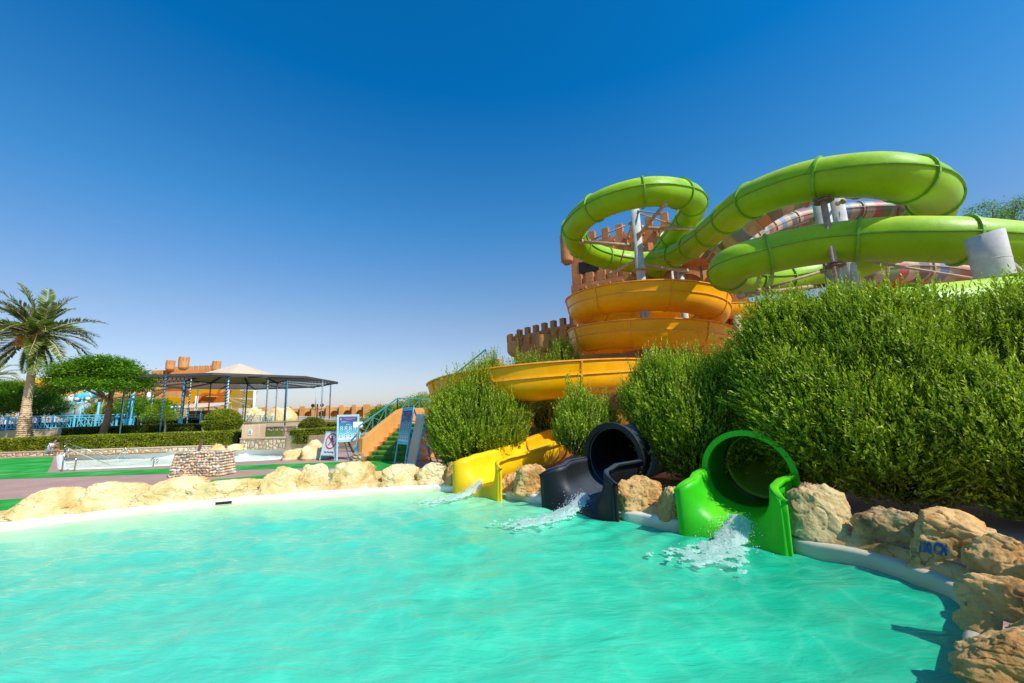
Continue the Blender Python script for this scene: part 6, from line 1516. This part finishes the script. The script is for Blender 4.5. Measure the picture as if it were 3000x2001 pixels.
# ================================================================== COBBLESTONE PEDESTAL
a = PZ(496, 1400, GZ); b = PZ(640, 1396, GZ); c = (a + b) / 2; W = (b - a).length
PD = thing('stone_pedestal', 'squat cobblestone pedestal on the pink deck with sloping top', 'pedestal', c); d = (b - a).normalized(); bkk = V((-d.y, d.x, 0))
rnd = random.Random(4); H = .80
core = MB()
rs = []
for z, s in ((0, 1.06), (.22, 1.0), (.72, .91), (.80, .86)): rs.append([c + bkk * .36 + d * (W / 2 * s * q) + bkk * (.36 * s * w_) + up * z for q, w_ in ((-1, -1), (1, -1), (1, 1), (-1, 1))])
core.rings(rs, True, True); core.build('mortar_core', M['earth'], PD, bevel=.04)
tones = [m_plain('cobble %d' % i, col, .8, .15, 9, .3) for i, col in enumerate([(.62, .45, .28), (.72, .54, .34), (.36, .27, .20), (.70, .62, .50), (.62, .36, .20), (.46, .40, .33)])]
st = [MB() for _ in tones]
def stone(p, nx, ux, r):
    i = rnd.randrange(len(tones)); a_, b_ = r * rnd.uniform(.85, 1.35), r * rnd.uniform(.65, 1.0); nrm = nx.cross(ux); rs = []
    for q in range(1, 5):
        t = pi * q / 8 + pi / 2 - pi / 2; t = pi * q / 8
        rs.append([p + nx * (a_ * math.cos(t) * math.cos(2 * pi * j / 9)) + ux * (b_ * math.cos(t) * math.sin(2 * pi * j / 9)) + nrm * (.045 * math.sin(t) * 1.0) for j in range(9)])
    rs.insert(0, [p + nx * (a_ * math.cos(2 * pi * j / 9)) + ux * (b_ * math.sin(2 * pi * j / 9)) - nrm * .01 for j in range(9)])
    st[i].rings(rs, True, True)
for zi in range(9):
    z = .05 + zi * .088; s = 1.05 - .14 * z / .8
    n = int(W / .105)
    for k_ in range(n):
        x = (-.5 + (k_ + .5 + .25 * (zi % 2) + rnd.uniform(-.15, .15)) / n) * W * s * .97; stone(c + d * x + bkk * (.36 - .36 * s - .0) + up * (z + rnd.uniform(-.022, .022)), (d + up * rnd.uniform(-.5, .5)).normalized(), (up - d * rnd.uniform(-.5, .5)).normalized(), rnd.uniform(.040, .066))
    for k_ in range(7):
        y = .36 + (-.5 + (k_ + .5) / 7) * .70 * s; stone(c + d * (W / 2 * s) + bkk * y + up * z, bkk, up, .05); stone(c - d * (W / 2 * s) + bkk * y + up * z, -bkk, up, .05)
for i, s_ in enumerate(st): s_.build('cobbles', tones[i], PD, True, kind='stuff')
o = thing('rusty_bracket', 'rusty slotted metal bar standing on the stone pedestal', 'metal bar', c + bkk * .3 + up * .8); p0 = PZ(541, 1330, GZ); p0 = c + bkk * .25 + up * .76 - d * .14
m = MB(); m.bar(p0, p0 + d * .10 + up * .42, .10, .03); m.build('bar', M['rust'], o); m = MB()
for i in range(5): m.bar(p0 + d * (.02 + .018 * i) + up * (.06 + .075 * i) - bkk * .02, p0 + d * (.03 + .018 * i) + up * (.10 + .075 * i) - bkk * .02, .05, .012)
m.build('slots', M['hole'], o); m = MB(); m.box(p0 + up * .03, (.2, .14, .06), .1); m.build('foot', M['rust'], o)

# ================================================================== POOL HANDRAILS
def pipe(name, label, runs, r=.028, mat='chrome', group=None):
    root = thing(name, label, 'handrail', V(runs[0][0]), group)
    for i, pts in enumerate(runs):
        m = MB(); m.tube(catmull(pts, .06) if len(pts) > 2 else pts, r, 8); m.build('rail' if i == 0 else 'upright', M[mat], root, True)
    return root
a = PZ(181, 1382, GZ); b = PZ(188, 1325, GZ)
ztp = GZ + .92
wA = PZ(320, 1363, GZ - .18)
pipe('pool_handrail', 'near stainless handrail sloping down into the far pool', [[a + up * .86, a + up * .92 + V((.05, 0, .02)), a + up * .90 + V((.14, 0, 0)), wA], [a, a + up * .86], [a + V((.05, 0, .48)), a + V((.42, 0, .50)), a + V((.50, 0, .46)), a + V((.50, 0, .0))]])
b = PZ(172, 1343, GZ); wB = PZ(330, 1343, GZ - .18); tb_ = P(186, 1294, (b - CAM).dot(FW))
pipe('pool_handrail', 'rear stainless handrail sloping down beside the crouching man', [[tb_, wB], [G(200, b.y + .4, GZ), G(200, b.y + .4, GZ + .62)]])
e0 = PZ(343, 1343, GZ - .18); e1 = P(364, 1314, (e0 - CAM).dot(FW))
pipe('pool_handrail', 'short leaning rail end at the middle of the far pool', [[e0, e1, e1 + V((.1, .1, -.12))], [e0 + V((.1, .2, 0)), e1 + V((.1, .2, 0))]])
q = PZ(449, 1366, GZ); pipe('pool_handrail', 'small curved grab handle at the near edge of far pool', [[q, q + up * .30, q + up * .34 + V((-.06, .02, 0)), q + up * .22 + V((-.16, .03, 0))], [q + V((.02, .15, 0)), q + V((.02, .15, .28))]], .025)

# ================================================================== "110 CM"
mk = PZ(2700, 1650, .28)
def ray_rock(px, py):
    dg = bpy.context.evaluated_depsgraph_get(); o = DEPTHROCK; inv = o.matrix_world.inverted()
    bpy.context.view_layer.update(); loc = V(CAM) - o.location; hit, p, n, i = o.ray_cast(loc, ray(px, py).normalized()); return (p + o.location, n) if hit else (None, None)
bpy.context.view_layer.update()
hc, hn = ray_rock(2738, 1610)
if hc is not None:
    bm = bmesh.new()
    def onrock(x, y):
        px = 2732 + x * 340; py = 1607 - y * 540 + x * 50
        p, n = ray_rock(px, py); return (p + n * .006) if p is not None else hc
    text_mb('110 CM', .078, onrock, bold=.0045).build('depth_mark', M['bluetext'], DEPTHROCK, org=DEPTHROCK.location, norm=False)

# ================================================================== SPLASHES
def splash(label, fl, fr_, shift, L, Wd, seed):
    c, x, bk, W = exit_frame(fl, fr_); r_ = np.random.default_rng(seed); root = thing('water_splash', label, 'splash', c - bk * .2)
    fw = -bk; m = MB(); nx_, ny_ = 100, 56
    def hgt(u, v):
        q = V((u * 7 + seed, v * 6, 0)); return noise.fractal(q, .9, 2.1, 4)
    st_ = c + bk * .30 + x * shift
    idx = {}
    for i in range(nx_):
        for j in range(ny_):
            u = i / (nx_ - 1); v = j / (ny_ - 1) * 2 - 1; wd = Wd * (.45 + .85 * u) * (1 + .35 * noise.noise(V((u * 5, seed, 0)))); f = hgt(u * L, v * wd)
            keep = (1 - u ** 2.2 * .95) * (1 - abs(v) ** 2.2) + f * .75
            if keep < .16: continue
            p = st_ + fw * (u * L) + x * (v * wd - u * u * L * .10); drop = (.30 * (1 - min(1, u * 3.2)) ** 1.3)
            idx[(i, j)] = len(m.v); m.v.append((p.x, p.y, .055 + drop * (1 - v * v * .4) + .03 * max(0, f) + .012 * noise.noise(V((i * .9, j * .9, seed))) + .06 * math.exp(-((u - .30) / .16) ** 2) * (1 - v * v)))
    for (i, j) in idx:
        if (i + 1, j) in idx and (i, j + 1) in idx and (i + 1, j + 1) in idx: m.f.append((idx[(i, j)], idx[(i + 1, j)], idx[(i + 1, j + 1)], idx[(i, j + 1)]))
    m.build('foam_sheet', M['foamt'], root, True, norm=False)
    m = MB()
    for k_ in range(900):
        u = abs(r_.normal(.16, .24)); 
        if u > 1.15: continue
        v = r_.normal(0, .55); wd = Wd * (.5 + .6 * u); p = st_ + fw * (u * L) + x * (v * wd - u * u * L * .1); z = .05 + max(0, .24 * (1 - u * 3)) + abs(r_.normal(0, .06)) * max(.1, 1 - u * 1.6); s = r_.uniform(.002, .0075)
        m.ball((p.x, p.y, z), s, 5, 4, (1, 1, 1))
    o = m.build('droplets', M['foam'], root, True, kind='stuff')
m_, t_, b_m = newmat('aerated water'); vv = wpos(t_); c_ = ramp(t_, noi(t_, vv, 24, 5, .7), [(.25, (.55, .88, .78)), (.42, (.94, .97, .96))]); t_.links.new(c_, b_m.inputs['Base Color']); b_m.inputs['Roughness'].default_value = .4
bump(t_, b_m, noi(t_, vv, 38, 5), .5, .012)
tr_ = N(t_, 'ShaderNodeBsdfTransparent'); ms = N(t_, 'ShaderNodeMixShader'); al = ramp(t_, noi(t_, vv, 17, 6, .75), [(.34, (0,) * 3), (.46, (1,) * 3)]); t_.links.new(al, ms.inputs[0]); t_.links.new(tr_.outputs[0], ms.inputs[1]); t_.links.new(b_m.outputs[0], ms.inputs[2])
o_ = [n for n in t_.nodes if n.type == 'OUTPUT_MATERIAL'][0]; t_.links.new(ms.outputs[0], o_.inputs[0]); tl_ = N(t_, 'ShaderNodeBsdfTranslucent'); tl_.inputs[0].default_value = (.9, .96, .94, 1); mt_ = N(t_, 'ShaderNodeMixShader'); mt_.inputs[0].default_value = .6; t_.links.new(b_m.outputs[0], mt_.inputs[1]); t_.links.new(tl_.outputs[0], mt_.inputs[2]); t_.links.new(mt_.outputs[0], ms.inputs[2]); M['foamt'] = m_
splash('white rush of water below the yellow exit', (1332, 1446), (1465, 1467), -.15, 1.7, .34, 1)
splash('white rush of water below the black exit', (1594, 1490), (1806, 1531), -.05, 2.0, .40, 2)
splash('white rush of water below the green exit', (2001, 1567), (2311, 1621), .05, 1.7, .44, 3)

# ================================================================== CROUCHING PHOTOGRAPHER
def skin_mesh(name, verts, edges, radii, mat, parent, sub=2, rootv=0):
    me = bpy.data.meshes.new(name); org = worldorg(parent); me.from_pydata([tuple(V(v) - org) for v in verts], edges, []); o = bpy.data.objects.new(name, me); COL.objects.link(o); o.parent = parent
    o.modifiers.new('skin', 'SKIN'); 
    if not me.skin_vertices: me.attributes
    sv = me.skin_vertices[0].data if len(me.skin_vertices) else None
    if sv is None:
        bpy.context.view_layer.objects.active = o; bpy.ops.mesh.customdata_skin_add() if hasattr(bpy.ops.mesh, 'customdata_skin_add') else None; sv = me.skin_vertices[0].data
    for i, r in enumerate(radii): sv[i].radius = (r, r)
    sv[rootv].use_root = True
    s = o.modifiers.new('sub', 'SUBSURF'); s.levels = sub; s.render_levels = sub; me.materials.append(mat); return o
g = PZ(150, 1336, GZ); g.z = GZ
MAN = thing('person', 'man in pale shirt and grey shorts crouching to take a photo beside far pool', 'person', g)
def mp(x, y, z): return g + V((x, y, z))     # x = the way he faces
# joints (facing +x)
S = {'pel': mp(-.16, 0, .30), 'sp1': mp(-.15, 0, .45), 'chest': mp(-.05, 0, .62), 'neck': mp(.03, 0, .78), 'nk2': mp(.06, 0, .83),
     'hipL': mp(-.12, .10, .28), 'knL': mp(.28, .16, .40), 'anL': mp(.10, .14, .08), 'toL': mp(.26, .15, .04), 'hipR': mp(-.12, -.10, .28), 'knR': mp(.30, -.14, .36), 'anR': mp(-.02, -.14, .08), 'toR': mp(.15, -.15, .04),
     'shL': mp(.02, .17, .72), 'elL': mp(.22, .16, .50), 'wrL': mp(.30, .07, .74), 'shR': mp(.02, -.17, .72), 'elR': mp(.20, -.20, .54), 'wrR': mp(.27, -.08, .76)}
keys = list(S); ix = {k: i for i, k in enumerate(keys)}; vs = [S[k] for k in keys]
ed = [('pel', 'sp1'), ('sp1', 'chest'), ('chest', 'neck'), ('neck', 'nk2'), ('pel', 'hipL'), ('hipL', 'knL'), ('knL', 'anL'), ('anL', 'toL'), ('pel', 'hipR'), ('hipR', 'knR'), ('knR', 'anR'), ('anR', 'toR'), ('chest', 'shL'), ('shL', 'elL'), ('elL', 'wrL'), ('chest', 'shR'), ('shR', 'elR'), ('elR', 'wrR')]
ed = [(ix[a], ix[b]) for a, b in ed]
rad = {'pel': .13, 'sp1': .125, 'chest': .14, 'neck': .06, 'nk2': .05, 'hipL': .10, 'hipR': .10, 'knL': .062, 'knR': .062, 'anL': .036, 'anR': .036, 'toL': .03, 'toR': .03, 'shL': .06, 'shR': .06, 'elL': .042, 'elR': .042, 'wrL': .028, 'wrR': .028}
rr = [rad[k] for k in keys]
for s, wk in ((1, 'wrL'), (-1, 'wrR')):      # palm, four fingers and a thumb curled round the camera body
    w_ = S[wk]; pl = w_ + V((.05, -s * .02, .03)); vs.append(pl); rr.append(.024); pi_ = len(vs) - 1; ed.append((ix[wk], pi_))
    for f in range(4):
        b1 = pl + V((.025, -s * .012, .03 - f * .019)); b2 = b1 + V((.022, -s * .028, .004)); 
        for q, r_ in ((b1, .009), (b2, .008), (b2 + V((-.008, -s * .018, 0)), .0075)):
            vs.append(q); rr.append(r_); ed.append((pi_ if q is b1 else len(vs) - 2, len(vs) - 1))
    t1_ = pl + V((-.01, -s * .02, .03)); vs.append(t1_); rr.append(.010); ed.append((pi_, len(vs) - 1)); vs.append(t1_ + V((.02, -s * .02, .01))); rr.append(.009); ed.append((len(vs) - 2, len(vs) - 1))
skin_mesh('body', vs, ed, rr, M['skin'], MAN)
hd = mp(.11, 0, .91)
m = MB(); m.ball(hd, .1, 20, 16, (.98, .78, 1.2)); m.ball(hd + V((.10, 0, -.01)), .018, 8, 6, (1, .8, 1.5)); m.ball(hd + V((.0, .078, -.005)), .022, 8, 6, (1, .4, 1.4)); m.ball(hd + V((.0, -.078, -.005)), .022, 8, 6, (1, .4, 1.4)); m.ball(hd + V((.082, 0, -.055)), .02, 8, 6, (.5, 1.2, .35)); m.ball(hd + V((.03, 0, -.09)), .05, 10, 8, (1.1, .8, .6))
m.build('head', M['skin'], MAN, True)
m = MB()
for s in (-1, 1): m.ball(hd + V((.086, s * .032, .012)), .012, 8, 6)
m.build('eyes', M['ink'], MAN, True)
m = MB(); m.ball(hd + V((-.022, 0, .035)), .107, 18, 12, (.98, .86, 1.06)); m.build('hair', M['hair'], MAN, True)
sv_ = [S['pel'] + V((0, 0, .02)), S['sp1'], S['chest'], S['neck'] - V((0, 0, .02)), S['shL'], S['shL'].lerp(S['elL'], .62), S['shR'], S['shR'].lerp(S['elR'], .62)]
skin_mesh('shirt', sv_, [(0, 1), (1, 2), (2, 3), (2, 4), (4, 5), (2, 6), (6, 7)], [.15, .145, .158, .08, .085, .075, .085, .075], M['shirt'], MAN)
sv_ = [S['pel'] - V((0, 0, .02)), S['hipL'], S['hipL'].lerp(S['knL'], .85), S['hipR'], S['hipR'].lerp(S['knR'], .85)]
skin_mesh('shorts', sv_, [(0, 1), (1, 2), (0, 3), (3, 4)], [.15, .115, .09, .115, .09], M['shorts'], MAN)
m = MB()
for k_ in ('toL', 'toR'):
    q = S[k_]; m.box(q + V((-.07, 0, -.025)), (.27, .10, .03))
m.build('sandals', M['bark'], MAN, bevel=.012)
m = MB(); m.tube([S['neck'] + V((-.02, .09, 0)), S['neck'] + V((.1, .06, -.1)), mp(.24, .0, .70)], .009, 5); m.build('camera_strap', M['hair'], MAN)
CM = thing('camera_body', 'black photo camera with long lens held up to the crouching man\'s face', 'camera', mp(.30, 0, .86))
m = MB(); m.box(mp(.27, 0, .89), (.07, .14, .095)); m.box(mp(.27, 0, .945), (.06, .05, .03)); m.build('housing', M['hair'], CM, bevel=.01)
m = MB(); m.cyl(mp(.30, 0, .885), mp(.42, 0, .885), .038, .042, 16); m.build('lens', M['hair'], CM, True); m = MB(); m.cyl(mp(.42, 0, .885), mp(.46, 0, .885), .05, .055, 16); m.build('lens_hood', M['hair'], CM, True)
# birds over the park: tiny specks high in the sky are left to the sky
